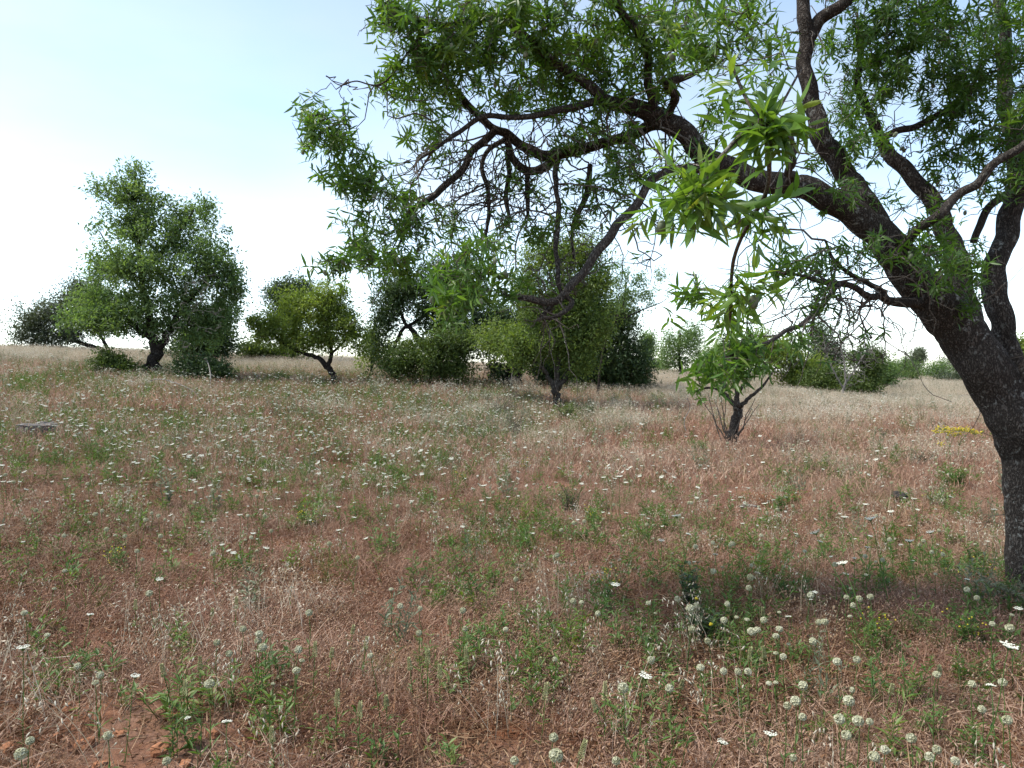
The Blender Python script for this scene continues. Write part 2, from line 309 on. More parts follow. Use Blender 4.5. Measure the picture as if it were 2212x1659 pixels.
# ------------------------------------------------------------------ ground sheet
def axis(a, b, s, far):
    m = list(np.arange(a, b, s)); st = s; x = b
    while x < far: m.append(x); st *= 1.22; x += st
    m.append(far); st = s; x = a; lo = []
    while x > -far: st *= 1.22; x -= st; lo.append(x)
    return np.array(lo[::-1] + m)
gx, gy = axis(-13, 13, .16, 3000), axis(-5, 24, .16, 3000)
X, Y = np.meshgrid(gx, gy); Z = gz(X, Y); nx_, ny_ = len(gx), len(gy)
idx = np.arange(nx_ * ny_).reshape(ny_, nx_)
mb = MB(); mb.add(np.stack([X, Y, Z], -1), [np.stack([idx[:-1, :-1], idx[:-1, 1:], idx[1:, 1:], idx[1:, :-1]], -1).reshape(-1, 4)])
tag(link('ground', mb.mesh('ground', M['soil'])), 'reddish brown soil of the sloping meadow', 'ground', None, 'structure')
# ------------------------------------------------------------------ trees beyond the clearing
def img_pts(pts, d): return np.array([W(p[0], p[1], d + (p[2] if len(p) > 2 else 0)) for p in pts])
def lobe_points(lobes, d, n, r, squash=.9):
    """points through the crown's lobes (u, v, ru, rv[, depth offset]), denser near their skins"""
    ar = np.array([l[2] * l[3] for l in lobes], float); cnt = np.maximum(3, (n * ar / ar.sum()).astype(int)); o = []
    for l, c in zip(lobes, cnt):
        off = l[4] if len(l) > 4 else 0
        ctr = W(l[0], l[1], d + off); a, b = l[2] * d / FPX, l[3] * d / FPX
        q = rdir(c, r) * (r.random((c, 1)) ** .42) * (1 + .26 * r.normal(size=(c, 1)))
        o.append(ctr + q * np.array([a, squash * .5 * (a + b) + .1, b]))
    return np.concatenate(o)
def far_tree(name, label, cat, d, trunks, lobes, n, leaf, mat, bark='bark_far', lpc=22, spread=.13, wd=.42, group=None, seed=1, dead=None, sides=9, base=None, gap=.0, rk=.012, rt=.0035):
    """trunks: list of (points, radius px list); lobes: crown; leaf: blade length in metres"""
    r = np.random.default_rng(seed)
    b0 = W(trunks[0][0][0][0], trunks[0][0][0][1], d); b0[2] = g1(b0[0], b0[1])
    root = empty(name, tuple(b0), label, cat, group); org = b0
    mt = MB(); P0, R0 = [], []
    for k, (pts, rad) in enumerate(trunks):
        P = img_pts(pts, d)
        if k == 0: P[0] = b0 + [0, 0, -.12]
        n_ = max(8, len(pts) * 4); Pc = catmull(P, n_); Rc = np.interp(np.linspace(0, 1, n_), np.linspace(0, 1, len(rad)), np.array(rad) * d / FPX)
        Pc[1:] += r.normal(size=Pc[1:].shape) * Rc[1:, None] * .25
        bark_tube(Pc - org, Rc, sides, mt, .16, freq=5.0, flare=.35 if k == 0 else 0)
        P0.append(Pc); R0.append(Rc)
    link('trunk', mt.mesh('trunk', M[bark]), root)
    P0, R0 = np.concatenate(P0), np.concatenate(R0)
    A = lobe_points(lobes, d, n, r)
    A = A[A[:, 2] > gz(A[:, 0], A[:, 1]) + .06]
    if gap > 0:                                   # loose crowns: leave out whole pockets
        keep = np.array([mnoise.noise(Vector(a * 1.9) + Vector((seed, 0, 0))) > -.45 + gap for a in A]); A = A[keep]
    ch, rr = grow(P0, R0, A, r, 5, .2, rt, rk, .05, up=.06)
    tw = MB(); tubes(ch - org, rr, 3, None, tw)
    tag(link('twigs', tw.mesh('twigs', M[bark]), root), kind='stuff')
    if dead is not None:
        D = lobe_points(dead, d, 90, r); c2, r2 = grow(P0, R0, D, r, 6, .2, .004, .012, .03)
        dm = MB(); tubes(c2 - org, r2, 4, None, dm); tag(link('dead_twigs', dm.mesh('dead_twigs', M['dead']), root), 'bare grey dead twigs', kind='stuff')
    if leaf:
        tip = ch[:, -1]; dirn = unit(ch[:, -1] - ch[:, -2]); m = len(tip)
        lpc = int(lpc * 1.7); s = np.repeat(np.arange(m), lpc); k = len(s)
        clump = r.random(m) * .5 + .25 * fbm(tip[:, 0] + 30, tip[:, 2] + tip[:, 1], .9, seed) * 2
        spread = spread * 1.2; pos = tip[s] - dirn[s] * r.random((k, 1)) * spread * 1.6 + r.normal(size=(k, 3)) * spread * .62
        out_ = unit(dirn[s] * .7 + rdir(k, r) * .9 + np.array([0, 0, .15]))
        up_ = unit(np.array([0, 0, 1.0]) + rdir(k, r) * .9)
        Ln = 1.3 * leaf * r.uniform(.65, 1.25, k)
        lm = MB(); leaf_mesh(lm, pos - org, out_, up_, Ln, Ln * wd, np.clip(clump[s] * .75 + r.random(k) * .3, 0, 1), False, .3, .15)
        tag(link('crown', lm.mesh('crown', M[mat], False), root), kind='stuff')
    return root

GT = 'trees around the clearing'
far_tree('almond_tree', 'tall loose-crowned almond tree with leaning dark forked trunk above low green bushes', 'tree', 21,
    [([(322, 815), (328, 785), (336, 760), (330, 720), (318, 660), (306, 590), (296, 500), (292, 420), (292, 362)], [17, 14, 12, 9, 7, 5.5, 4, 2.5, 1]),
     ([(334, 765), (352, 735), (378, 690), (400, 655), (440, 615), (470, 575)], [9, 8, 7, 5, 3.5, 2]),
     ([(330, 735), (300, 715), (260, 680), (215, 655)], [6, 5, 3.5, 2]), ([(306, 600), (350, 545), (395, 490), (420, 450)], [4, 3, 2.5, 1.5]), ([(316, 650), (280, 590), (240, 540), (215, 500)], [4, 3, 2, 1])],
    [(291, 385, 30, 36), (270, 425, 62, 44), (330, 450, 70, 45), (405, 470, 55, 50, .5), (290, 500, 80, 50), (380, 530, 90, 50), (460, 540, 50, 48), (225, 590, 50, 40), (270, 565, 70, 45, -.7), (340, 590, 90, 50, -.5),
     (450, 590, 70, 50), (330, 655, 110, 50), (440, 655, 84, 48), (500, 600, 40, 40), (230, 640, 70, 36, .4), (190, 655, 55, 34, .8), (360, 705, 95, 35), (290, 705, 80, 30), (470, 690, 50, 44), (505, 640, 34, 36), (225, 690, 70, 38), (180, 690, 50, 26), (450, 715, 56, 34), (505, 585, 28, 22), (212, 415, 28, 12), (205, 560, 18, 10), (455, 445, 14, 30)],
    1450, .085, 'leaf_far', lpc=22, spread=.14, seed=3, gap=.13, dead=[(420, 640, 40, 50, -1.6), (380, 735, 60, 30, -1.6), (460, 690, 30, 40, -1.5)], group=GT)
far_tree('olive_tree', 'low grey-green spreading tree on the grassy crest beside the tall almond tree', 'tree', 31,
    [([(262, 778), (235, 762), (200, 748), (165, 738), (120, 720)], [7, 6, 5, 4, 2.5]), ([(235, 762), (220, 730), (190, 690), (170, 650)], [4, 3.5, 3, 2])],
    [(75, 696, 46, 44), (60, 735, 34, 30), (120, 680, 50, 40), (160, 640, 50, 34), (150, 720, 50, 22), (195, 620, 36, 25), (210, 690, 45, 40), (100, 735, 45, 20)],
    680, .085, 'leaf_grey', lpc=22, spread=.2, seed=5, gap=.06, group=GT)
far_tree('evergreen_bush', 'dark dense bush on the crest behind the leaning almond trunk', 'bush', 27,
    [([(440, 790), (440, 770), (445, 730), (450, 690)], [5, 4, 3, 2])],
    [(440, 720, 62, 50), (485, 690, 26, 55), (420, 762, 75, 24), (480, 750, 30, 32)], 420, .085, 'leaf_dark', lpc=26, spread=.2, seed=6, group=GT)
far_tree('low_bush', 'rounded bright green bush at the foot of the tall almond tree', 'bush', 20.5,
    [([(240, 818), (240, 800), (242, 785)], [2.5, 2, 1])], [(240, 782, 34, 28), (270, 798, 34, 18), (215, 802, 24, 14)], 190, .06, 'leaf_olive', lpc=24, spread=.12, seed=7)
far_tree('spreading_bush', 'wide dark green bush sprawling under the tall almond tree', 'bush', 20.3,
    [([(400, 835), (400, 815), (405, 795)], [3, 2, 1])], [(420, 800, 50, 24), (460, 804, 40, 20), (450, 815, 44, 14)], 400, .07, 'leaf_dark', lpc=26, spread=.13, seed=8)
far_tree('almond_tree', 'small yellow-green almond tree on a thin dark crooked trunk', 'tree', 22,
    [([(728, 834), (722, 818), (709, 795), (690, 775), (660, 764), (622, 748), (590, 720)], [8, 7, 6, 5.5, 4.5, 3.5, 2]), ([(709, 792), (716, 760), (708, 720), (695, 680)], [5, 4, 3, 2]),
     ([(716, 765), (740, 740), (760, 712)], [3, 2.5, 2])],
    [(600, 705, 58, 36), (650, 660, 56, 40), (705, 690, 66, 44), (640, 730, 85, 26), (735, 660, 34, 40), (560, 715, 34, 28), (755, 720, 26, 44), (700, 640, 40, 30), (690, 735, 60, 30), (785, 740, 16, 40), (545, 690, 14, 10)],
    720, .075, 'leaf_yellow', lpc=21, spread=.13, seed=9, gap=.11, group=GT)
far_tree('evergreen_tree', 'round dark crown standing behind the yellow-green almond tree', 'tree', 30,
    [([(610, 790), (612, 740), (615, 690), (618, 650)], [6, 5, 4, 3])], [(608, 635, 40, 34), (648, 625, 40, 28), (620, 680, 45, 30)], 330, .08, 'leaf_dark', lpc=24, spread=.18, seed=10, group=GT)
far_tree('low_bush', 'low brown-green bush row on the crest between the two almond trees', 'bush', 29,
    [([(545, 782), (545, 770), (546, 758)], [3, 2, 1])], [(540, 758, 36, 18), (585, 762, 40, 14), (625, 764, 40, 13)], 230, .08, 'leaf_olive', lpc=22, spread=.18, seed=11)
far_tree('carob_tree', 'dark evergreen tree with crooked black branches beside the yellow-green almond tree', 'tree', 24,
    [([(950, 828), (945, 790), (920, 750), (890, 715), (870, 690), (860, 660)], [10, 9, 8, 6, 4, 3]), ([(845, 765), (858, 735), (868, 712), (890, 700), (920, 680)], [3, 4, 4, 4, 3]), ([(930, 760), (960, 700), (975, 640)], [6, 4, 3])],
    [(900, 620, 88, 46), (850, 640, 46, 38), (960, 600, 60, 46), (985, 680, 56, 60), (925, 670, 60, 30), (1010, 620, 40, 50), (835, 690, 30, 40), (815, 720, 22, 50), (1000, 735, 56, 56), (950, 715, 40, 30)],
    950, .08, 'leaf_dark', lpc=24, spread=.17, seed=12, gap=.04, group=GT)
far_tree('young_bush', 'loose yellow-green bush filling the gap beside the dark crooked-branched evergreen', 'bush', 25,
    [([(800, 812), (802, 780), (805, 740)], [2.5, 2, 1.2])], [(805, 745, 28, 46), (835, 765, 30, 34), (790, 780, 22, 24)], 230, .07, 'leaf_yellow', lpc=15, spread=.16, seed=61, gap=.1)
far_tree('thicket_bush', 'olive-green bush thicket hiding the foot of the dark evergreen tree', 'bush', 22.3,
    [([(930, 838), (930, 810), (935, 780)], [4, 3, 2])], [(860, 792, 48, 34), (930, 780, 66, 46), (985, 800, 38, 32), (1000, 745, 36, 40), (955, 735, 40, 30), (880, 755, 36, 26)], 560, .07, 'leaf_olive', lpc=22, spread=.14, seed=13)
far_tree('carob_tree', 'broad dark carob tree with thick black trunk shading the grass behind the forked almond', 'tree', 24,
    [([(1112, 836), (1113, 810), (1116, 785), (1130, 750), (1170, 710), (1220, 680)], [19, 17, 16, 12, 8, 5]), ([(1114, 790), (1090, 760), (1070, 730), (1065, 700)], [9, 7, 5, 3]), ([(1125, 765), (1180, 760), (1240, 765), (1300, 760)], [8, 6, 5, 3])],
    [(1350, 775, 56, 56), (1300, 720, 80, 76), (1340, 690, 44, 50), (1270, 650, 50, 50), (1335, 832, 78, 26), (1388, 800, 26, 44), (1260, 830, 60, 26), (1075, 690, 62, 40), (1140, 700, 80, 44), (1230, 710, 80, 50), (1055, 755, 26, 30), (1290, 790, 60, 40), (1390, 845, 30, 12), (1190, 770, 60, 36, .5), (1070, 800, 22, 24)],
    1700, .08, 'leaf_dark', lpc=22, spread=.17, seed=14, gap=.0, group=GT)
far_tree('thicket_bush', 'dark low thicket in the shade under the broad carob', 'bush', 24.6,
    [([(1240, 842), (1240, 820), (1245, 795)], [3, 2.5, 1.5])], [(1240, 805, 70, 36), (1180, 800, 50, 30), (1310, 815, 70, 32), (1090, 815, 30, 18)], 420, .08, 'leaf_dark', lpc=22, spread=.16, seed=62)
far_tree('almond_tree', 'yellow-green almond tree with grey trunk forking low into three stems', 'tree', 19,
    [([(1199, 886), (1202, 862), (1201, 842), (1204, 815), (1206, 760), (1212, 690), (1215, 620), (1218, 560)], [9, 8, 8, 5, 4.5, 4, 3, 1.5]), ([(1200, 845), (1188, 822), (1172, 795), (1140, 772), (1100, 755)], [6, 5, 4, 3, 2]),
     ([(1202, 845), (1218, 822), (1228, 795), (1246, 755), (1270, 715)], [6, 5.5, 4.5, 3, 2]), ([(1208, 750), (1180, 700), (1150, 650), (1140, 600)], [3, 3, 2, 1.5])],
    [(1150, 745, 86, 42), (1235, 750, 74, 38), (1080, 730, 56, 46, .8), (1240, 630, 66, 62), (1185, 560, 72, 46), (1262, 545, 52, 38), (1200, 685, 78, 42), (1290, 700, 44, 40), (1150, 640, 58, 46), (1250, 790, 40, 22), (1130, 785, 36, 16), (1300, 610, 24, 40)],
    1400, .07, 'leaf_mid', 'bark_grey', lpc=19, spread=.17, seed=15, gap=.07, group=GT)
far_tree('sapling_tree', 'slender arching tree with thin open sprays leaning out of the dark carob', 'tree', 22,
    [([(1290, 858), (1296, 800), (1308, 740), (1328, 700), (1355, 684), (1390, 668), (1425, 655), (1440, 645)], [2.6, 2.4, 2.2, 2, 1.7, 1.4, 1, .6]), ([(1322, 705), (1345, 660), (1352, 610), (1345, 580)], [2.5, 2, 1.5, 1])],
    [(1400, 635, 32, 30), (1355, 645, 34, 32), (1340, 600, 34, 34), (1425, 605, 16, 26), (1385, 600, 16, 22)], 170, .06, 'leaf_far', lpc=12, spread=.1, seed=16, gap=.12, group=GT, rk=.008)
far_tree('almond_tree', 'pale blue-green small tree far behind the leafy almond sapling', 'tree', 38,
    [([(1470, 815), (1470, 790), (1466, 760), (1470, 720)], [4, 3.5, 3, 2])], [(1438, 752, 20, 32), (1475, 740, 34, 40), (1460, 785, 42, 18), (1505, 735, 24, 36), (1430, 775, 16, 20)], 260, .09, 'leaf_far', lpc=20, spread=.22, seed=17, gap=.06, group=GT)
far_tree('young_bush', 'yellow-green wide bush behind the leafy almond sapling', 'bush', 29,
    [([(1712, 838), (1710, 805), (1704, 770)], [4, 3, 2])], [(1690, 765, 62, 38), (1640, 755, 44, 38), (1745, 800, 46, 28), (1720, 820, 60, 18), (1610, 770, 30, 30)], 520, .085, 'leaf_yellow', lpc=22, spread=.19, seed=18, gap=.03, group=GT)
far_tree('cypress_bush', 'dark pointed bush rising behind the bare dead tree', 'bush', 33,
    [([(1775, 830), (1775, 780), (1775, 730)], [4, 3, 2])], [(1772, 722, 24, 32), (1780, 755, 40, 34), (1805, 775, 30, 26), (1765, 790, 36, 24)], 330, .08, 'leaf_dark', lpc=24, spread=.2, seed=19, group=GT)
far_tree('dead_tree', 'bare grey dead tree with thin brittle branches among green bushes', 'tree', 25,
    [([(1818, 874), (1820, 852), (1826, 820), (1824, 785), (1815, 745), (1812, 715)], [5, 3.6, 2.2, 1.5, 1, .5]), ([(1822, 835), (1845, 800), (1868, 765), (1885, 742)], [1.8, 1.4, 1, .5]), ([(1822, 840), (1800, 800), (1785, 760), (1778, 725)], [1.6, 1.3, 1, .5])],
    [(1830, 760, 62, 50), (1790, 745, 30, 40), (1875, 760, 36, 40), (1840, 810, 50, 30), (1905, 752, 14, 6)], 330, 0, None, 'dead', seed=20, group=GT, rk=.006, rt=.0065)
far_tree('green_bush', 'bright green bush pair around the trunk of the bare dead tree', 'bush', 27,
    [([(1868, 862), (1870, 835), (1878, 800)], [3.5, 3, 2])], [(1862, 828, 42, 26), (1885, 785, 30, 26), (1840, 845, 34, 14), (1895, 760, 18, 12), (1850, 775, 22, 20)], 380, .075, 'leaf_olive', lpc=22, spread=.16, seed=21, gap=.02, group=GT)
far_tree('green_bush', 'mid-green bush on the near side of the dark pointed bush', 'bush', 28,
    [([(1768, 850), (1768, 830), (1770, 812)], [3, 2, 1.5])], [(1765, 830, 46, 20), (1800, 818, 24, 22)], 220, .075, 'leaf_olive', lpc=22, spread=.16, seed=22, group=GT)
for i, (u, v, ru, rv, d, m_, lb) in enumerate([(1932, 800, 40, 24, 50, 'leaf_far', 'rounded pale green bush on the far field edge beyond the dead tree'), (1972, 790, 24, 30, 58, 'leaf_grey', 'grey upright bush with bare tips on the far field edge'),
        (2020, 806, 44, 24, 50, 'leaf_far', 'wide leafy pale green bush on the far field edge behind the thick trunk'), (2066, 786, 42, 36, 58, 'leaf_grey', 'tall greyish bush at the end of the far field'),
        (2050, 828, 40, 20, 40, 'leaf_grey', 'low grey-green shrub in the pale oat field'), (1962, 826, 22, 12, 42, 'leaf_olive', 'small dark shrub in the pale oat field'), (2198, 768, 24, 40, 30, 'leaf_yellow', 'yellow-green tree glimpsed behind the thick almond trunk'),
        (1418, 800, 22, 18, 45, 'leaf_far', 'small grey-green bush beside the dark carob at the crest'), (1398, 750, 14, 34, 46, 'leaf_far', 'slim pale tree behind the dark carob'), (2300, 790, 60, 34, 50, 'leaf_olive', 'wide bush beyond the thick almond trunk'),
        (1530, 780, 40, 34, 42, 'leaf_far', 'pale rounded tree just behind the leafy almond sapling'), (1600, 770, 44, 40, 40, 'leaf_yellow', 'yellowish tree crown showing through the leafy almond sapling'), (1905, 812, 20, 30, 33, 'leaf_far', 'slender green tree beside the bare dead tree'), (1985, 770, 8, 16, 62, 'leaf_grey', 'thin dark treetop poking above the far bushes')]):
    far_tree('distant_bush', lb, 'bush', d, [([(u, v + rv + 6), (u, v + rv * .4), (u + 3, v - rv * .3)], [2.5, 2, 1])], [(u, v, ru, rv), (u - ru * .4, v + rv * .3, ru * .7, rv * .7), (u + ru * .45, v - rv * .5, ru * .4, rv * .6)], 150, .1, m_, lpc=20, spread=.26, seed=40 + i, group='bushes on the far field edge')

# ------------------------------------------------------------------ the almond sapling in the clearing
def rosettes(mb, tips, dirs, r, n, Ln, wd, tint, detail=True, along=.5, droop=0.0, collect=None):
    """almond leaves whorled round twig ends"""
    m = len(tips); s = np.repeat(np.arange(m), n); k = len(s); d = unit(dirs)[s]
    ref = np.where(np.abs(d[:, 2:3]) < .85, np.array([[0, 0, 1.0]]), np.array([[1.0, 0, 0]])); a = unit(np.cross(d, ref)); b = np.cross(d, a)
    j = np.tile(np.arange(n), m); ph = j * 2.4 + r.random(m)[s] * 6.28 + r.normal(size=k) * .25; f = (j + r.random(k)) / n      # f=0 young, at the tip
    rad = a * np.cos(ph)[:, None] + b * np.sin(ph)[:, None]
    open_ = (.35 + 1.0 * f)[:, None]
    ld = unit(d * (1.15 - open_ * .75) + rad * open_ + np.array([0, 0, -droop]) + r.normal(size=(k, 3)) * .16)
    pos = tips[s] - d * (f * along * Ln * 1.6)[:, None] + rad * .002
    L_ = Ln * r.uniform(.75, 1.15, k) * (.55 + .6 * np.minimum(1, f * 2.2)); up_ = unit(d + np.array([0, 0, .5]) + r.normal(size=(k, 3)) * .3)
    tn = np.clip(tint[s] + (1 - f) * .25 + r.normal(size=k) * .1, 0, 1)
    if collect is not None:
        for i in range(k): collect.append((pos[i], ld[i], up_[i], L_[i], tn[i]))
        return
    leaf_mesh(mb, pos, ld, up_, L_, L_ * wd, tn, detail, .3, r.uniform(.05, .35, k))

def sapling():
    d = 13; r = np.random.default_rng(77); base = G(1580, 970)
    root = empty('almond_sapling', tuple(base), 'small almond sapling with short dark stem and bright green drooping leaves', 'tree', None)
    mt = MB(); P0, R0 = [], []
    for k, (pts, rad) in enumerate([([(1580, 970), (1583, 945), (1588, 918), (1594, 884), (1600, 872)], [13, 11, 10, 10, 8]), ([(1594, 888), (1576, 862), (1552, 842), (1526, 838), (1502, 846)], [5, 4.5, 3.5, 2.5, 1.5]),
            ([(1594, 880), (1592, 850), (1586, 810), (1580, 770), (1570, 735)], [6, 5, 4, 3, 2]), ([(1600, 878), (1620, 858), (1640, 842), (1662, 815), (1680, 785)], [5, 4, 3, 2, 1]), ([(1552, 842), (1530, 815), (1512, 795)], [2.5, 2, 1]), ([(1592, 855), (1615, 815), (1630, 780)], [3, 2.5, 1.5])]):
        P = img_pts(pts, d)
        if k == 0: P = P - P[0] + base; P[0, 2] -= .08
        Pc = catmull(P, 18); Rc = np.interp(np.linspace(0, 1, 18), np.linspace(0, 1, len(rad)), np.array(rad)) * d / FPX
        Pc[1:] += r.normal(size=Pc[1:].shape) * Rc[1:, None] * .15
        bark_tube(Pc - base, Rc, 10, mt, .14, freq=8.0, flare=.4 if k == 0 else 0); P0.append(Pc); R0.append(Rc)
    link('trunk', mt.mesh('trunk', M['bark']), root)
    sh = MB()
    for u, v in ((1516, 864), (1528, 850), (1545, 862), (1556, 856), (1566, 870), (1612, 866), (1624, 880), (1632, 862), (1548, 880), (1640, 872)):
        a = base + np.array([r.normal() * .06, r.normal() * .06, 0]); b = W(u, v, d + r.normal() * .3)
        pc = a + (b - a) * np.linspace(0, 1, 7)[:, None]; pc[1:] += r.normal(size=(6, 3)) * .012
        tubes(pc[None] - base, np.linspace(.014, .005, 7)[None], 5, None, sh)
    tag(link('basal_shoots', sh.mesh('basal_shoots', M['twig']), root), 'thin straight grey shoots rising round the stem', kind='stuff')
    P0, R0 = np.concatenate(P0), np.concatenate(R0)
    A = lobe_points([(1560, 775, 62, 44), (1504, 838, 26, 20), (1598, 800, 54, 44), (1580, 735, 52, 36), (1535, 806, 44, 34), (1640, 790, 34, 30), (1500, 800, 16, 22)], d, 150, r)
    ch, rr = grow(P0, R0, A, r, 5, .15, .003, .012, .02); tw = MB(); tubes(ch - base, rr, 4, None, tw); tag(link('twigs', tw.mesh('twigs', M['twig']), root), kind='stuff')
    lm = MB(); rosettes(lm, ch[:, -1] - base, unit(ch[:, -1] - ch[:, -2]) + np.array([0, 0, .1]), r, 13, .098, .24, r.random(len(ch)) * .6 + .2, True, .8, .25)
    tag(link('crown', lm.mesh('crown', M['leaf_near']), root), kind='stuff')
sapling()

# ------------------------------------------------------------------ the great almond tree
def great_almond():
    r = np.random.default_rng(5); D = 5.3
    base = W(2229, 1292, D); base[2] = g1(base[0], base[1])
    root = empty('almond_tree', tuple(base), 'large old almond tree with thick dark forked trunk, arching limbs and hanging almonds', 'tree')
    P0, R0 = [], []
    def limb(name, pts, rad, sides=14, n=None, rough=.09, mat='bark', flare=0, label=None, cap=True, freq=9.0):
        P = np.array([W(p[0], p[1], p[2]) for p in pts])
        if flare: P[0] = base + [0, 0, -.12]
        n = n or len(pts) * 7; Pc = catmull(P, n); dep = np.interp(np.linspace(0, 1, n), np.linspace(0, 1, len(pts)), [p[2] for p in pts])
        Rc = np.interp(np.linspace(0, 1, n), np.linspace(0, 1, len(rad)), rad) * dep / FPX
        wob = np.array([[mnoise.noise(Vector(q * 5.0 + np.array([k * 9.1, 0, 0]))) for k in range(3)] for q in Pc]); Pc = Pc + wob * np.clip(Rc * 1.6, .008, .045)[:, None] * (1.0 if not flare else .15)
        m_ = MB(); bark_tube(Pc - base, Rc, sides, m_, rough, freq=freq, flare=flare, cap=cap); o = link(name, m_.mesh(name, M[mat]), root)
        if label: o['label'] = label
        P0.append(Pc); R0.append(Rc)
    # trunk, then the leaning main limb; points are (u, v, depth), radii in frame pixels
    limb('trunk', [(2229, 1292, D), (2227, 1220, D), (2226, 1120, D), (2224, 1020, D), (2222, 960, D), (2214, 905, D), (2190, 850, D)], [54, 48, 48, 50, 54, 62, 56], 30, 56, .06, flare=.55)
    limb('limb', [(2226, 1050, D), (2223, 985, D), (2210, 925, D), (2178, 878, D), (2132, 812, D), (2085, 735, D), (2045, 680, D), (1992, 610, D), (1935, 545, 5.25), (1885, 492, 5.2), (1830, 450, 5.15), (1766, 418, 5.1), (1690, 398, 5.05), (1625, 385, 5.0), (1560, 362, 5.0), (1512, 326, 4.95), (1465, 280, 4.9), (1415, 250, 4.9), (1352, 230, 4.85), (1289, 208, 4.8)],
         [38, 48, 62, 56, 51, 49, 48, 43, 37, 32, 28, 27, 25, 24, 23, 23, 22, 21, 17, 13], 26, 150, .06, label='thick leaning main limb')
    limb('limb', [(2205, 905, D), (2188, 830, D + .1), (2176, 760, D + .15), (2157, 685, D + .2), (2146, 620, D + .2), (2158, 545, D + .25), (2176, 480, D + .3), (2196, 403, D + .3), (2190, 300, D + .3), (2176, 190, D + .4), (2165, 60, D + .4), (2150, -80, D + .4)], [40, 32, 26, 24, 24, 22, 22, 21, 18, 15, 12, 8], 18, 90, .08)
    limb('limb', [(2225, 920, D), (2238, 830, D - .1), (2262, 700, D - .2), (2300, 520, D - .3), (2330, 300, D - .3), (2340, 50, D - .3)], [44, 36, 30, 24, 18, 12], 16, 60, .08)
    limb('limb', [(1905, 515, 5.2), (1868, 450, 5.25), (1842, 400, 5.3), (1808, 345, 5.3), (1770, 285, 5.3), (1750, 225, 5.3), (1741, 150, 5.3), (1742, 80, 5.3), (1740, 0, 5.3), (1735, -110, 5.3)], [28, 27, 25, 22, 20, 18, 16, 16, 14, 9], 16, 75, .09)
    limb('limb', [(1743, 85, 5.3), (1775, 45, 5.3), (1822, 12, 5.2), (1890, -30, 5.2), (1960, -90, 5.2)], [13, 13, 12, 10, 6], 12, 40)
    limb('limb', [(2095, 705, D), (2076, 610, D + .1), (2052, 510, D + .2), (2030, 455, D + .25), (1985, 405, D + .3), (1930, 350, D + .3), (1898, 300, D + .35), (1870, 230, D + .4), (1852, 150, D + .4), (1850, 40, D + .4)], [28, 24, 21, 19, 17, 15, 12, 9, 7, 5], 14, 70)
    limb('limb', [(1930, 560, 5.2), (1985, 500, 4.95), (2030, 460, 4.8), (2075, 425, 4.8), (2150, 358, 4.7), (2215, 305, 4.6), (2290, 250, 4.5)], [12, 10, 10, 10, 9, 8, 7], 10, 46, mat='bark_grey', label='pale grey diagonal branch')
    limb('limb', [(2100, 530, 5.5), (2128, 460, 5.5), (2165, 424, 5.5), (2212, 406, 5.5)], [8, 8, 8, 7], 10, 30)
    limb('limb', [(1892, 296, 5.68), (1930, 288, 5.6), (1990, 270, 5.6), (2060, 225, 5.6), (2130, 170, 5.6)], [8, 7, 7, 6, 5], 8, 36)
    # the arching crown towards the open meadow
    limb('limb', [(1300, 214, 4.8), (1268, 185, 4.75), (1220, 142, 4.7), (1163, 100, 4.65), (1116, 58, 4.6), (1067, 35, 4.6), (951, 52, 4.5), (888, 42, 4.45)], [12, 11, 10, 9, 8, 6, 4.5, 2.5], 12, 60)
    limb('limb', [(1300, 218, 4.8), (1220, 230, 4.7), (1124, 247, 4.65), (1047, 254, 4.6), (990, 284, 4.6), (932, 326, 4.55), (905, 345, 4.55)], [9, 7.5, 6.5, 6, 5, 3, 1.5], 10, 50, mat='bark_grey', label='pale smooth side branch')
    limb('limb', [(1440, 262, 4.95), (1395, 282, 5.1), (1335, 303, 5.2), (1270, 318, 5.2), (1182, 338, 5.2), (1143, 319, 5.2), (1086, 288, 5.15), (1055, 265, 5.1), (1009, 223, 5.1), (990, 200, 5.05), (963, 165, 5.0), (940, 150, 5.0)], [14, 13, 12, 11.5, 12, 11, 10, 9, 8, 7, 5, 2], 12, 80, .13)
    limb('limb', [(1064, 275, 5.1), (1038, 298, 5.1), (1018, 318, 5.1), (1005, 345, 5.1), (984, 378, 5.05), (948, 411, 5.0), (913, 438, 5.0), (882, 462, 5.0), (874, 500, 5.0), (860, 540, 5.0)], [9.5, 9, 8.5, 8, 7.5, 7, 6, 5, 3.5, 2], 11, 60, .1)
    limb('limb', [(1205, 330, 5.2), (1174, 360, 5.2), (1136, 366, 5.2), (1108, 342, 5.2), (1092, 310, 5.2)], [8, 10, 10, 8, 7], 11, 40, .15)
    limb('limb', [(1097, 300, 5.2), (1094, 340, 5.2), (1097, 384, 5.2), (1093, 434, 5.2), (1105, 482, 5.2)], [6, 5.5, 5, 4.5, 2.5], 8, 40, .12)
    limb('limb', [(1086, 303, 5.2), (1056, 325, 5.15), (1043, 365, 5.15), (1053, 407, 5.15), (1054, 460, 5.15), (1050, 522, 5.15)], [6, 5.5, 5, 4.5, 3.5, 2], 8, 40, .1)
    limb('limb', [(1140, 368, 5.2), (1138, 420, 5.2), (1140, 474, 5.2)], [6.5, 5, 3], 8, 24, .15)
    limb('limb', [(1200, 338, 5.2), (1195, 380, 5.1), (1197, 414, 5.0), (1201, 445, 4.9), (1204, 520, 4.75), (1206, 595, 4.65), (1216, 632, 4.6)], [6.5, 6, 6, 6, 5.5, 5, 4.5], 8, 50, .12)
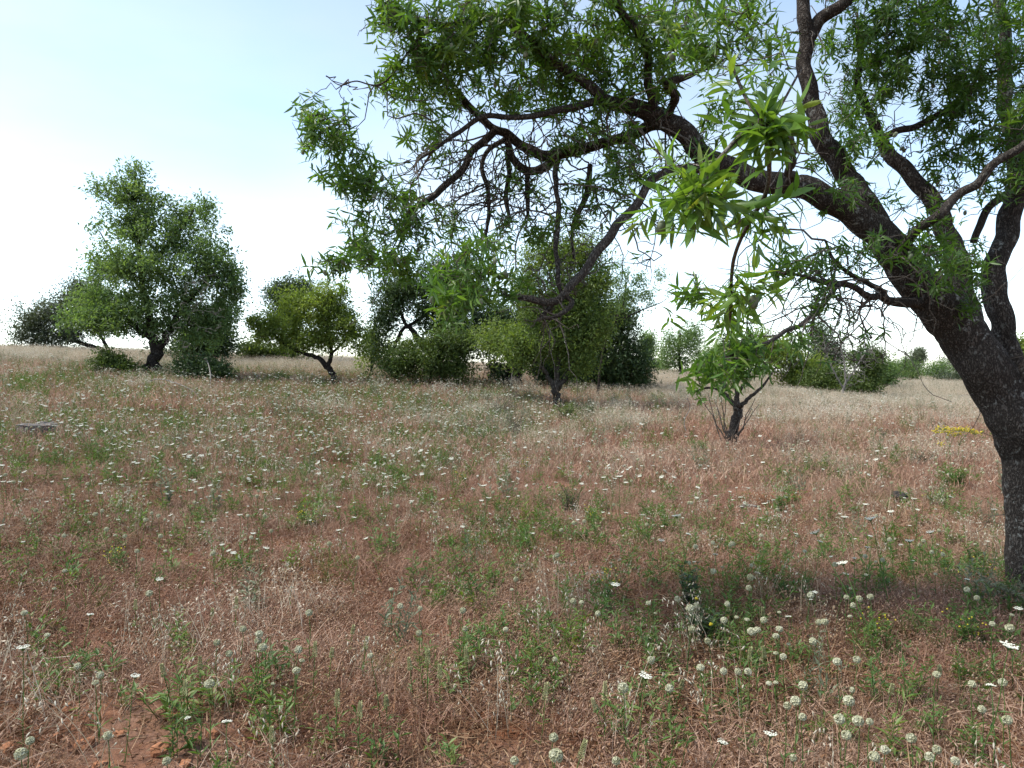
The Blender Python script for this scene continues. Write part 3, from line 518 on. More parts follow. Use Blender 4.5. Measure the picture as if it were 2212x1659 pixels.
    limb('limb', [(1540, 360, 4.95), (1470, 368, 4.8), (1410, 380, 4.7), (1380, 424, 4.65), (1337, 480, 4.6), (1301, 535, 4.6), (1255, 592, 4.6), (1219, 636, 4.6), (1180, 647, 4.6), (1140, 644, 4.6), (1094, 638, 4.6)], [13, 11, 10, 10, 9.5, 9.5, 9.5, 9, 8, 7, 6], 12, 90, .14, mat='bark_pale', label='lichened low branch ending in a sawn stub')
    limb('limb', [(1225, 640, 4.6), (1232, 655, 4.55), (1212, 674, 4.5), (1182, 688, 4.5)], [6, 6, 5, 3.5], 8, 24, .12, mat='bark_grey')
    limb('limb', [(1196, 648, 4.6), (1180, 664, 4.6), (1164, 684, 4.6)], [6, 5, 3], 8, 20, .12)
    limb('limb', [(1275, 360, 5.2), (1268, 410, 5.2), (1243, 470, 5.2), (1235, 500, 5.2), (1238, 560, 5.2)], [6, 6, 5.5, 4, 2.5], 8, 40, .1)
    limb('limb', [(1405, 248, 4.9), (1412, 200, 4.8), (1400, 150, 4.7), (1385, 90, 4.6), (1350, 30, 4.5), (1310, -40, 4.4)], [11, 10, 9, 8, 8, 6], 10, 50)
    limb('limb', [(1440, 262, 4.9), (1452, 215, 4.7), (1430, 180, 4.6), (1450, 168, 4.5), (1500, 160, 4.4), (1560, 130, 4.2)], [10, 9, 9, 8, 6, 4], 10, 50, .14)
    # wood reaching over the camera and carrying the near sprays
    limb('limb', [(1705, 396, 5.05), (1712, 350, 4.2), (1705, 310, 3.2), (1690, 290, 2.4), (1672, 275, 1.9), (1660, 262, 1.66)], [9, 8, 7.5, 7, 6.5, 5], 10, 60, mat='bark_grey')
    limb('limb', [(1664, 264, 1.68), (1630, 235, 1.66), (1604, 190, 1.68), (1582, 140, 1.7)], [5, 4.5, 4, 3], 8, 40, .06, mat='twig')
    limb('limb', [(1648, 250, 1.67), (1590, 300, 1.68), (1530, 370, 1.66), (1520, 400, 1.64)], [5, 4.5, 4, 3], 8, 40, .06, mat='twig')
    limb('limb', [(1648, 250, 1.64), (1662, 340, 1.72), (1650, 420, 1.8), (1600, 520, 1.95), (1580, 600, 2.15), (1576, 680, 2.3), (1574, 730, 2.4)], [5, 5, 5, 4.5, 4, 4, 3], 8, 60, .06, mat='twig')
    limb('limb', [(2010, 668, 5.3), (1950, 652, 5.2), (1900, 642, 5.0), (1862, 632, 4.8), (1800, 610, 4.6), (1740, 600, 4.4), (1690, 590, 4.2)], [13, 11, 8, 7, 6, 4, 2.5], 10, 60, mat='bark_grey', label='forked pale side branch low on the main limb')
    limb('limb', [(1925, 650, 5.15), (1880, 610, 4.95), (1835, 590, 4.8), (1800, 560, 4.7), (1780, 520, 4.6)], [7, 6, 5, 4, 2.5], 8, 40, mat='bark_grey')
    limb('limb', [(1815, 612, 4.6), (1790, 640, 4.5), (1763, 677, 4.3), (1711, 709, 4.0), (1660, 737, 3.7), (1610, 760, 3.4), (1560, 772, 3.2)], [4.5, 5, 5, 5, 4.5, 4, 2.5], 8, 50, mat='bark_grey', label='drooping pale twig')
    limb('limb', [(1885, 640, 4.95), (1858, 670, 4.9), (1866, 700, 4.85), (1880, 722, 4.85), (1886, 730, 4.85), (1868, 735, 4.85)], [2.2, 1.8, 1.6, 1.3, 1, .6], 6, 40)
    limb('limb', [(960, 58, 4.5), (900, 90, 4.5), (830, 180, 4.5), (770, 174, 4.5), (735, 184, 4.5), (705, 165, 4.5)], [3, 2.5, 2, 1.6, 1.2, .8], 6, 40)
    Pn, Rn = np.concatenate(P0), np.concatenate(R0)

    # foliage masses: (u, v, ru, rv, depth, depth spread, twig ends)
    F = [(860, 30, 60, 40, 4.5, .3, 20), (905, 95, 80, 60, 4.5, .4, 34), (885, 160, 70, 40, 4.7, .4, 22), (905, 215, 80, 40, 4.8, .4, 24), (700, 278, 52, 34, 4.6, .25, 18), (668, 250, 26, 16, 4.6, .1, 5), (665, 318, 22, 10, 4.6, .1, 4), (750, 330, 58, 40, 4.7, .3, 24), (735, 400, 46, 40, 4.7, .3, 16),
         (800, 395, 56, 40, 4.8, .3, 18), (850, 450, 84, 44, 4.8, .3, 30), (770, 500, 56, 36, 4.7, .3, 16), (790, 560, 76, 36, 4.7, .3, 26), (715, 575, 34, 18, 4.6, .2, 9), (860, 575, 50, 30, 4.6, .3, 16), (900, 520, 40, 40, 4.9, .3, 12), (930, 300, 46, 40, 4.8, .3, 10),
         (985, 585, 58, 50, 4.2, .3, 30), (1040, 560, 46, 40, 4.3, .3, 16), (960, 655, 36, 36, 4.0, .2, 13), (1015, 640, 44, 34, 4.1, .2, 16), (1080, 610, 40, 34, 4.4, .2, 8),
         (1010, 60, 90, 50, 4.5, .4, 34), (1010, 140, 84, 48, 4.7, .4, 30), (1110, 130, 90, 56, 4.8, .5, 36), (1120, 30, 100, 40, 4.5, .4, 30), (1240, 45, 110, 45, 4.6, .5, 38), (1180, 195, 76, 36, 4.9, .4, 24), (1250, 130, 70, 46, 4.8, .4, 26), (1340, 60, 80, 50, 4.7, .4, 30), (1330, 150, 66, 50, 4.8, .4, 24), (1090, 215, 60, 24, 4.9, .3, 12),
         (1260, 260, 66, 40, 5.0, .4, 22), (1330, 300, 60, 50, 5.0, .4, 20), (1230, 310, 50, 30, 5.1, .3, 12), (1140, 430, 50, 50, 5.2, .3, 9), (1090, 510, 60, 40, 5.0, .3, 10), (1190, 500, 70, 46, 5.0, .3, 10), (1260, 430, 60, 50, 5.1, .3, 12), (1330, 400, 50, 50, 5.0, .3, 14), (960, 470, 40, 40, 5.0, .3, 6), (1165, 600, 50, 40, 4.7, .3, 5), (1340, 360, 36, 40, 4.6, .3, 10),
         (1440, 60, 66, 60, 4.4, .4, 26), (1430, 150, 56, 50, 4.6, .4, 14), (1520, 50, 70, 60, 3.6, .4, 18), (1600, 50, 70, 50, 3.4, .4, 16), (1480, 330, 60, 40, 4.9, .4, 10), (1660, 130, 60, 60, 5.4, .3, 9), (1560, 230, 60, 60, 5.0, .3, 12),
         (1820, 100, 56, 60, 5.5, .5, 16), (1890, 60, 76, 56, 5.4, .5, 26), (1890, 160, 66, 60, 5.5, .5, 24), (1850, 240, 60, 60, 5.5, .4, 18), (1960, 120, 76, 60, 5.4, .5, 28), (1980, 30, 90, 50, 5.2, .5, 30), (2070, 90, 86, 76, 5.2, .6, 40), (2160, 60, 76, 70, 5.2, .6, 34), (2150, 170, 76, 66, 5.2, .5, 34), (2060, 200, 66, 50, 5.4, .5, 20),
         (2120, 270, 76, 60, 5.3, .5, 30), (2195, 320, 40, 80, 5.1, .4, 16), (2080, 340, 56, 46, 5.4, .4, 14), (2010, 300, 40, 40, 5.6, .3, 6), (2100, 410, 50, 40, 5.3, .4, 9), (1850, 330, 56, 46, 5.2, .4, 14), (1800, 420, 50, 50, 5.0, .3, 9), (1930, 430, 60, 50, 5.2, .4, 9), (1990, 480, 40, 36, 5.0, .3, 10),
         (1780, 300, 40, 60, 5.5, .3, 9), (2000, 550, 40, 34, 4.5, .2, 12), (2070, 590, 40, 44, 4.7, .2, 20), (2100, 640, 26, 40, 5.0, .2, 9), (2060, 530, 50, 36, 4.9, .3, 12), (1900, 560, 50, 40, 4.8, .3, 6), (1830, 540, 56, 44, 4.7, .3, 8), (1770, 570, 60, 40, 4.5, .3, 10), (1700, 560, 50, 36, 4.3, .3, 12), (1780, 640, 36, 30, 4.4, .2, 5),
         (1720, 735, 22, 16, 4.0, .1, 4), (1760, 660, 20, 16, 4.2, .1, 3), (1480, 630, 36, 34, 3.4, .2, 8), (1560, 790, 50, 36, 3.3, .2, 14), (1600, 745, 46, 26, 3.4, .2, 10), (1540, 840, 30, 16, 3.3, .15, 3),
         # crown above and beyond the frame
         (1000, -90, 250, 70, 4.6, .7, 50), (1500, -120, 260, 90, 4.6, .9, 60), (2000, -130, 260, 90, 5.0, .9, 60), (2350, 150, 100, 200, 5.0, .7, 60), (1700, -300, 300, 120, 3.6, .9, 50)]
    A = []
    for u, v, a, b, d, dd, n in F:
        n = int(n * (1.75 if u > 1780 and v < 420 else 1.45 if v < 220 else 1.0))
        q = rdir(n, r) * (r.random((n, 1)) ** .4) * 1.12; c = W(u, v, d); n_ = len(q)
        A.append(c + q * np.array([a * d / FPX, dd, b * d / FPX]))
    A = np.concatenate(A)
    ch, rr = grow(Pn, Rn, A, r, 7, .2, .0024, .011, .013, sag=.02)
    tw = MB(); tubes(ch - base, rr, 5, r.random(len(ch)), tw)
    # the tangle of bare drooping twigs under the arching limbs
    B = np.concatenate([W(u, v, d) + rdir(n, r) * (r.random((n, 1)) ** .5) * np.array([a * d / FPX, .3, b * d / FPX]) for u, v, a, b, d, n in
        [(1000, 400, 80, 60, 5.0, 34), (1080, 420, 90, 90, 5.1, 46), (1180, 440, 90, 90, 5.0, 46), (1260, 470, 70, 90, 5.0, 34), (1200, 600, 80, 60, 4.7, 34), (960, 330, 60, 50, 4.8, 16), (1330, 330, 60, 60, 5.0, 16), (1820, 560, 80, 60, 4.8, 40), (1870, 640, 60, 40, 4.9, 24), (1960, 330, 50, 60, 5.5, 24), (1780, 200, 50, 80, 5.4, 16), (2040, 420, 60, 50, 5.2, 14), (1180, 690, 60, 24, 4.6, 8), (870, 480, 60, 50, 4.9, 16)]])
    cb, rb = grow(np.concatenate([Pn, ch.reshape(-1, 3)]), np.concatenate([Rn, rr.reshape(-1)]), B, r, 8, .16, .0032, .013, .011, sag=.03); tubes(cb - base, rb, 5, r.random(len(cb)), tw)
    # long drooping bare shoots
    un, vn, dn = project(Pn[:, 0], Pn[:, 1], Pn[:, 2]); zone = np.nonzero(((un > 860) & (un < 1420) & (vn > 200) & (vn < 500) & (dn > 4.3)) | ((un > 1760) & (un < 1960) & (vn > 500) & (vn < 680) & (dn > 4.3)))[0]
    k = 110; src = Pn[r.choice(zone, k)]; dv = np.stack([r.normal(size=k) * .7 - .35, r.normal(size=k) * .35, r.normal(size=k) * .35 - .15], 1); step = r.uniform(.03, .085, (k, 1)); pts = [src]
    for q in range(11):
        dv = unit(dv * .86 + r.normal(size=(k, 3)) * .3 + np.array([-.02, 0, -.09])); pts.append(pts[-1] + dv * step)
    lp = np.stack(pts, 1); tubes(lp - base, np.tile(np.linspace(.0062, .0022, 12), (k, 1)) * r.uniform(.7, 1.2, (k, 1)), 6, None, tw)
    k = 330; si, sj = r.integers(0, 110, k), r.integers(3, 12, k); dv = rdir(k, r) * [1, .6, .8] + np.array([-.2, 0, -.3]); pts = [lp[si, sj]]
    for q in range(5):
        dv = unit(dv + r.normal(size=(k, 3)) * .35); pts.append(pts[-1] + dv * r.uniform(.02, .05, (k, 1)))
    l2 = np.stack(pts, 1); tubes(l2 - base, np.tile(np.linspace(.0032, .0016, 6), (k, 1)), 4, None, tw)
    # short bare spurs along the wood, as on any old almond
    k = 1500; src = ch[r.integers(0, len(ch), k), r.integers(1, 6, k)]; e = src + rdir(k, r) * r.uniform(.03, .16, (k, 1)) + [0, 0, -.01]
    mid = (src + e) / 2 + r.normal(size=(k, 3)) * .012; tubes(np.stack([src, mid, e], 1) - base, np.tile([.0024, .002, .0013], (k, 1)), 4, None, tw)
    k = 300; Pw = Pn[Pn[:, 1] > 3.4]; src = Pw[r.integers(0, len(Pw), k)]; e = src + rdir(k, r) * r.uniform(.15, .5, (k, 1)) + [0, 0, -.06]; t = np.linspace(0, 1, 7)[None, :, None]
    pc = src[:, None] + (e - src)[:, None] * t + r.normal(size=(k, 7, 3)) * .018 * (t > 0); tubes(pc - base, np.tile(np.linspace(.0045, .0015, 7), (k, 1)), 5, None, tw)
    tag(link('twigs', tw.mesh('twigs', M['twig']), root), 'tangle of thin grey twigs', kind='stuff')
    lm = MB(); dirs = unit(ch[:, -1] - ch[:, -2]) * .8 + rdir(len(ch), r) * .5 + np.array([-.1, -.1, .15])
    dep = ch[:, -1, 1]; tint = np.clip(.1 + r.random(len(ch)) * .45 + .3 * (ch[:, -1, 0] < 1.2) * fbm(ch[:, -1, 0] + 20, ch[:, -1, 2], .5, 3), 0, 1)
    rosettes(lm, ch[:, -1] - base, dirs, r, 14, .07, .19, tint, True, 1.3, .1)
    e2 = l2[::3]; rosettes(lm, e2[:, -1] - base, unit(e2[:, -1] - e2[:, -3]), r, 7, .066, .19, r.random(len(e2)) * .5, True, .8, .15)
    s2 = r.random(len(ch)) < .5; rosettes(lm, ch[s2, -2] - base, rdir(int(s2.sum()), r) + np.array([0, 0, .2]), r, 8, .066, .19, tint[s2] * .8, True, .4, .15)

    # the near sprays: every leaf is laid out singly, the 300 largest in view become parts
    near = []; tips = []
    for u, v, d, dx, dz, n, Ln in [(1578, 128, 1.70, -.1, 1, 11, .1), (1600, 185, 1.69, .2, .5, 9, .105), (1545, 170, 1.72, -.8, .2, 7, .1), (1690, 118, 1.72, .7, .8, 8, .105), (1735, 230, 1.64, .9, .35, 12, .11), (1650, 240, 1.60, -.1, .7, 13, .11), (1688, 262, 1.60, .2, -.1, 14, .11), (1620, 285, 1.63, -.9, -.1, 11, .11),
            (1755, 275, 1.64, .9, -.25, 12, .11), (1672, 318, 1.64, .1, -.9, 13, .105), (1720, 310, 1.68, .5, -.6, 12, .1), (1610, 330, 1.68, -.6, -.7, 10, .1), (1518, 345, 1.64, .05, 1, 9, .105), (1470, 375, 1.66, -.6, .6, 10, .1), (1512, 398, 1.60, .0, .2, 14, .11), (1550, 372, 1.62, .6, .5, 12, .11), (1480, 425, 1.62, -.8, -.2, 11, .1), (1530, 440, 1.60, .1, -.6, 13, .105), (1575, 430, 1.64, .7, 0, 11, .105),
            (1440, 360, 1.8, -.7, .3, 9, .095), (1420, 320, 1.9, -.5, .7, 8, .09), (1400, 470, 1.75, -.5, -.6, 8, .1), (1370, 500, 1.85, -.4, -.8, 7, .1), (1455, 495, 1.75, -.2, -1, 9, .1), (1500, 500, 1.7, .1, -1, 11, .1), (1560, 500, 1.75, .2, -.9, 11, .1), (1610, 470, 1.78, .3, -.4, 12, .105), (1660, 480, 1.8, .6, -.4, 12, .105), (1700, 470, 1.82, .8, -.2, 10, .105), (1735, 405, 1.76, .8, .5, 9, .11), (1690, 520, 1.85, .5, -.8, 11, .1), (1640, 540, 1.9, .1, -1, 11, .1),
            (1650, 610, 2.15, .6, .1, 12, .1), (1600, 610, 2.12, -.3, .3, 11, .1), (1690, 640, 2.2, .8, -.3, 10, .1), (1560, 640, 2.2, -.7, .1, 11, .1), (1520, 650, 2.25, -.9, -.1, 9, .1), (1600, 660, 2.15, .1, -.6, 12, .1), (1550, 690, 2.25, -.5, -.5, 11, .1), (1580, 720, 2.35, .1, -.9, 12, .095), (1620, 700, 2.3, .5, -.7, 11, .095), (1545, 735, 2.4, -.5, -.8, 9, .095), (1640, 570, 2.1, .3, .8, 9, .09)]:
        c = W(u, v, d); dr_ = unit(np.array([[dx, r.uniform(-.7, .1), dz]]))
        tips.append(c); rosettes(None, c[None], dr_, r, n + 3, Ln * .76, .24, np.array([r.uniform(.2, .7)]), True, .9, .18, near)
    tips = np.array(tips); c3, r3 = grow(Pn, Rn, tips, r, 7, .08, .0012, .005, .0028); t3 = MB(); tubes(c3 - base, r3, 6, None, t3); tag(link('twigs', t3.mesh('twigs', M['twig']), root), 'thin reddish twigs carrying the near leaves', kind='stuff')
    near.sort(key=lambda q: project(*q[0])[2] / q[3])
    var = []
    for k in range(8):
        m_ = MB(); leaf_mesh(m_, [[0, 0, 0]], [[0, 1, 0]], [[0, 0, 1]], 1.0, .215, .15 + .1 * k, True, .32, .08 + .05 * k); var.append(m_.mesh('leaf', M['leaf_near']))
    for p, d_, u_, L_, tn in near[:300]:
        y = Vector(d_).normalized(); x = y.cross(Vector(u_)).normalized(); z = x.cross(y)
        mt = Matrix((x, y, z)).transposed().to_4x4(); mt = Matrix.Translation(Vector(p - base)) @ mt @ Matrix.Scale(float(L_), 4)
        o = link('leaf', var[int(min(7, max(0, tn * 8)))], root); o.matrix_local = mt
    rest = near[300:]
    nm = MB(); leaf_mesh(nm, np.array([q[0] for q in rest]) - base, np.array([q[1] for q in rest]), np.array([q[2] for q in rest]), np.array([q[3] for q in rest]), np.array([q[3] for q in rest]) * .195, np.array([q[4] for q in rest]), True, .32, .2)
    tag(link('near_foliage', nm.mesh('near_foliage', M['leaf_near']), root), kind='stuff')
    tag(link('crown', lm.mesh('crown', M['leaf']), root), kind='stuff')

    # green almonds
    fm = MB(); nu, nv = 10, 7; th = np.linspace(0, math.pi, nv); ph = np.arange(nu) * 2 * math.pi / nu
    V = np.array([[.5 * .72 * math.sin(t) ** .9 * math.cos(p) * (1 + .1 * math.cos(t)), .5 * .6 * math.sin(t) ** .9 * math.sin(p), .5 * math.cos(t) - .5] for t in th for p in ph]); I = np.arange(nu * nv).reshape(nv, nu)
    fm.add(V, [np.stack([I[:-1], np.roll(I[:-1], -1, 1), np.roll(I[1:], -1, 1), I[1:]], -1).reshape(-1, 4)[:, ::-1]], .5); fme = fm.mesh('almond', M['fruit'])
    spots = [(842, 55, 4.0), (975, 70, 2.6), (975, 92, 2.6), (1176, 52, 3.4), (1287, 82, 4.2), (945, 288, 4.2), (952, 296, 4.2), (912, 316, 4.2), (922, 318, 4.3), (655, 322, 4.4), (1125, 184, 4.4), (962, 548, 4.0), (905, 535, 4.3), (968, 580, 4.0), (955, 590, 4.1), (932, 640, 4.0), (1024, 608, 3.9), (1090, 585, 4.0), (1095, 625, 4.0), (1040, 645, 4.0),
             (858, 555, 4.4), (700, 583, 4.4), (735, 560, 4.4), (1700, 568, 2.3), (1732, 574, 2.3), (1432, 475, 1.9), (1630, 636, 2.1), (1965, 542, 4.2), (1970, 548, 4.2), (1405, 105, 4.3), (1448, 115, 4.3), (1500, 28, 3.0), (890, 465, 4.6), (870, 430, 4.6), (812, 420, 4.6), (878, 495, 4.6)]
    for u, v in ((1938, 285), (1950, 318), (1972, 330), (2015, 180), (2000, 150), (1990, 190), (2030, 130), (2040, 300), (1800, 90), (1775, 130), (1950, 350), (1925, 345), (2085, 455), (1850, 25)): spots.append((u, v, 5.1))
    for i in range(40):
        a = ch[r.integers(0, len(ch)), -1]; u, v, d = project(*(a + np.array([0, 0, -.01])))
        if 620 < u < 2200 and 0 < v < 640: spots.append((u, v, d))
    st = MB()
    allp = ch.reshape(-1, 3); allp = np.concatenate([allp, c3.reshape(-1, 3)])
    pj = project(allp[:, 0], allp[:, 1], allp[:, 2])
    for u, v, d in spots:
        up_, vp_, dp_ = pj; q = allp[np.argmin(np.hypot(up_ - u, vp_ - v + 8) + 14 * np.abs(dp_ - d))]; p = W(u, v, project(*q)[2])
        if np.linalg.norm(p - q) > .09: p = q - np.array([0, 0, .02])
        o = link('almond', fme, root); s = r.uniform(.034, .042); o.location = Vector(p - base); o.scale = (s, s, s); o.rotation_euler = (r.normal() * .35, r.normal() * .35, r.random() * 6.28)
        t = np.linspace(0, 1, 5)[:, None]; pc = q + (p - q) * t + r.normal(size=(5, 3)) * .004 * (t > 0) * (t < 1); tubes(pc[None] - base, np.full((1, 5), .0014), 4, None, st)
    tag(link('fruit_stalks', st.mesh('fruit_stalks', M['twig']), root), kind='stuff')
great_almond()
# ------------------------------------------------------------------ ground cover (grass nobody could count: scattered tufts)
def scatter(name, pts, rot, scl, ids, protos, label, cat):
    c = bpy.data.collections.new(name + '_tufts')
    for i, me in enumerate(protos):
        c.objects.link(bpy.data.objects.new('%s_tuft_%02d' % (name, i), me))
    me = bpy.data.meshes.new(name); me.vertices.add(len(pts)); me.vertices.foreach_set('co', pts.astype(np.float32).ravel())
    for nm, ty, key, dat in (('rot', 'FLOAT_VECTOR', 'vector', rot), ('scl', 'FLOAT', 'value', scl), ('ids', 'INT', 'value', ids)):
        a = me.attributes.new(nm, ty, 'POINT'); a.data.foreach_set(key, np.ascontiguousarray(dat, np.int32 if ty == 'INT' else np.float32).ravel())
    o = link(name, me); tag(o, label, cat, None, 'stuff')
    g = bpy.data.node_groups.new(name, 'GeometryNodeTree')
    g.interface.new_socket('Geometry', in_out='INPUT', socket_type='NodeSocketGeometry'); g.interface.new_socket('Geometry', in_out='OUTPUT', socket_type='NodeSocketGeometry')
    n = g.nodes.new; gi, go = n('NodeGroupInput'), n('NodeGroupOutput'); ci = n('GeometryNodeCollectionInfo'); ci.inputs[0].default_value = c; ci.inputs[1].default_value = True; ci.inputs[2].default_value = True
    ip = n('GeometryNodeInstanceOnPoints'); ip.inputs['Pick Instance'].default_value = True
    def at(nm, ty):
        q = n('GeometryNodeInputNamedAttribute'); q.data_type = ty; q.inputs[0].default_value = nm; return q.outputs[0]
    l = g.links.new; l(gi.outputs[0], ip.inputs['Points']); l(ci.outputs[0], ip.inputs['Instance']); l(at('ids', 'INT'), ip.inputs['Instance Index'])
    l(at('rot', 'FLOAT_VECTOR'), ip.inputs['Rotation']); l(at('scl', 'FLOAT'), ip.inputs['Scale']); l(ip.outputs[0], go.inputs[0])
    o.modifiers.new('tufts', 'NODES').node_group = g
    return o
def strips(mb, base, dirs, Ln, wd, bend, tint, r, seg=3, mat=0, droopz=.0):
    """narrow curved blades; bend throws the tip outwards and down"""
    n = len(base); d = unit(dirs); Ln = np.broadcast_to(Ln, (n,)); wd = np.broadcast_to(wd, (n,)); bend = np.broadcast_to(bend, (n,))
    hz = d.copy(); hz[:, 2] = 0; hz = unit(hz + 1e-4 * rdir(n, r)); sd_ = unit(np.cross(d, rdir(n, r)))
    vs_ = []
    for i in range(seg + 1):
        t = i / seg; c = base + d * (Ln * t)[:, None] + (hz * .8 + np.array([0, 0, -.55])) * (bend * Ln * t * t)[:, None]
        w = (wd * (1 - .85 * t * t) * .5)[:, None] * sd_
        vs_ += ([c - w, c + w] if i < seg else [c])
    V = np.stack(vs_, 1); k = V.shape[1]; o = (np.arange(n) * k)[:, None]
    q = [np.array([[2 * i, 2 * i + 1, 2 * i + 3, 2 * i + 2]]) + o for i in range(seg - 1)]
    tr = np.array([[2 * seg - 2, 2 * seg - 1, 2 * seg]]) + o
    mb.add(V.reshape(-1, 3), q + [tr], np.repeat(np.broadcast_to(tint, (n,)), k), mat)
    return V[:, -1]
def pods(mb, pos, dirs, Ln, wd, tint, mat=0, sides=4):
    """small spindle bodies: seed heads, spikelets"""
    n = len(pos); d = unit(dirs); ref = np.where(np.abs(d[:, 2:3]) < .9, np.array([[0, 0, 1.0]]), np.array([[1.0, 0, 0]])); a = unit(np.cross(d, ref)); b = np.cross(d, a)
    Ln = np.broadcast_to(Ln, (n,))[:, None]; wd = np.broadcast_to(wd, (n,))[:, None]; vs_ = [pos]
    for f, w in ((.3, 1), (.65, .8)):
        for s in range(sides):
            t = 6.283 * s / sides; vs_.append(pos + d * Ln * f + (a * math.cos(t) + b * math.sin(t)) * wd * .5 * w)
    vs_.append(pos + d * Ln); V = np.stack(vs_, 1); k = V.shape[1]; f3, f4 = [], []
    for s in range(sides):
        s2 = (s + 1) % sides; f3 += [[0, 1 + s2, 1 + s], [k - 1, 1 + sides + s, 1 + sides + s2]]; f4.append([1 + s, 1 + s2, 1 + sides + s2, 1 + sides + s])
    o = (np.arange(n) * k)[:, None, None]
    mb.add(V.reshape(-1, 3), [(np.array(f3)[None] + o).reshape(-1, 3), (np.array(f4)[None] + o).reshape(-1, 4)], np.repeat(np.broadcast_to(tint, (n,)), k), mat)
def disc(r, n, rad):
    a, q = r.random(n) * 6.283, np.sqrt(r.random(n)) * rad
    return np.stack([np.cos(a) * q, np.sin(a) * q, np.zeros(n)], 1)
def lean(r, n, s): return np.stack([r.normal(size=n) * s, r.normal(size=n) * s, np.ones(n)], 1)
def soft(r, n, rad):
    """places thinning out towards the rim, so that neighbouring tufts run together"""
    a, q = r.random(n) * 6.283, r.random(n) ** .62 * rad * (1 + .25 * r.random(n))
    return np.stack([np.cos(a) * q, np.sin(a) * q, np.zeros(n)], 1)
def t_red(s):
    r = np.random.default_rng(s); m = MB(); n = 420; rad = .33
    b = soft(r, n, rad); hs = .55 + .9 * vnoise(b[:, 0] + s, b[:, 1], .16, s)
    tip = strips(m, b, lean(r, n, .55), r.uniform(.04, .17, n) * hs, r.uniform(.0018, .0042, n), r.uniform(0, .6, n), r.random(n), r)
    k = n // 2; pods(m, tip[:k], lean(r, k, .6) * [1, 1, .4], r.uniform(.012, .03, k), r.uniform(.004, .008, k), r.random(k) * .5 + .45, 0, 3)
    n = 240; strips(m, soft(r, n, rad), lean(r, n, 1.8), r.uniform(.04, .13, n), r.uniform(.0025, .006, n), r.uniform(0, .9, n), r.random(n) * .8, r)
    return m.mesh('red_tuft', M['red_grass'])
def t_redfar(s):
    r = np.random.default_rng(s); m = MB(); n = 420; rad = .75
    b = soft(r, n, rad); hs = .5 + 1.0 * vnoise(b[:, 0] + s, b[:, 1], .3, s)
    tip = strips(m, b, lean(r, n, .4), r.uniform(.07, .24, n) * hs, r.uniform(.005, .011, n), r.uniform(0, .5, n), r.random(n), r, 2)
    k = 160; leaf_mesh(m, tip[:k], lean(r, k, .7), rdir(k, r), r.uniform(.025, .05, k), r.uniform(.008, .014, k), r.random(k) * .4 + .6, False, .3, .3)
    return m.mesh('red_patch', M['red_grass'])
def t_litter(s):
    r = np.random.default_rng(s); m = MB(); n = 230; rad = .34; b = soft(r, n, rad); b[:, 2] = r.random(n) * .03
    d = rdir(n, r); d[:, 2] = np.abs(d[:, 2]) * .35; strips(m, b, d, r.uniform(.04, .22, n), r.uniform(.0018, .005, n), r.normal(size=n) * .3, r.random(n), r)
    n = 420; b = soft(r, n, rad); b[:, 2] = r.random(n) * .025; d = rdir(n, r); d[:, 2] = np.abs(d[:, 2]) * .5
    leaf_mesh(m, b, d, rdir(n, r), r.uniform(.012, .04, n), r.uniform(.006, .015, n), r.random(n) * .85, False, .6, r.uniform(-.6, .6, n))
    return m.mesh('litter_tuft', M['litter'])
def t_clover(s):
    r = np.random.default_rng(s); m = MB(); n = 70; b = soft(r, n, .32)
    tip = strips(m, b, lean(r, n, .3), r.uniform(.05, .15, n), .0018, r.uniform(0, .3, n), r.random(n) * .6, r)
    pods(m, tip - [0, 0, .004], lean(r, n, .35), r.uniform(.011, .022, n), r.uniform(.008, .012, n), r.random(n) * .45 + .5, 0, 6)
    n = 60; leaf_mesh(m, soft(r, n, .32) + [0, 0, .03], rdir(n, r) + [0, 0, .5], rdir(n, r) + [0, 0, 1], r.uniform(.012, .03, n), r.uniform(.005, .009, n), r.random(n) * .5, False, .4, .3)
    return m.mesh('clover_tuft', M['litter'])
def t_straw(s):
    r = np.random.default_rng(s); m = MB(); n = 130; rad = .5
    tip = strips(m, soft(r, n, rad), lean(r, n, .25), r.uniform(.18, .46, n), r.uniform(.003, .006, n), r.uniform(.02, .35, n), r.random(n), r)
    k = 3 * n; t = np.repeat(tip, 3, 0) - lean(r, k, .5) * r.uniform(0, .06, (k, 1)); leaf_mesh(m, t, np.stack([r.normal(size=k), r.normal(size=k), r.normal(size=k) * .6 + .2], 1), rdir(k, r), r.uniform(.018, .035, k), r.uniform(.006, .011, k), r.random(k) * .5 + .5, False, .3, .2)
    n = 90; strips(m, soft(r, n, rad), lean(r, n, .9), r.uniform(.08, .22, n), r.uniform(.003, .007, n), r.uniform(.2, .7, n), r.random(n) * .5, r, 2)
    return m.mesh('straw_tuft', M['straw'])
def t_oat(s):
    r = np.random.default_rng(s); m = MB(); n = 5; b = disc(r, n, .08)
    tip = strips(m, b, lean(r, n, .15), r.uniform(.28, .52, n), .0028, r.uniform(.05, .3, n), r.random(n) * .5, r, 5)
    for i in range(n):
        k = int(r.integers(4, 11)); f = r.uniform(.55, 1, k)[:, None]; p = b[i] + (tip[i] - b[i]) * f; e = p + np.stack([r.normal(size=k) * .035, r.normal(size=k) * .035, r.normal(size=k) * .012], 1)
        tubes(np.stack([p, e], 1), np.full((k, 2), .0005), 3, r.random(k) * .3, m)
        pods(m, e, np.stack([r.normal(size=k) * .5, r.normal(size=k) * .5, -np.ones(k)], 1), r.uniform(.018, .03, k), r.uniform(.005, .008, k), r.random(k) * .5 + .5, 0, 4)
    return m.mesh('oat_tuft', M['oat'])
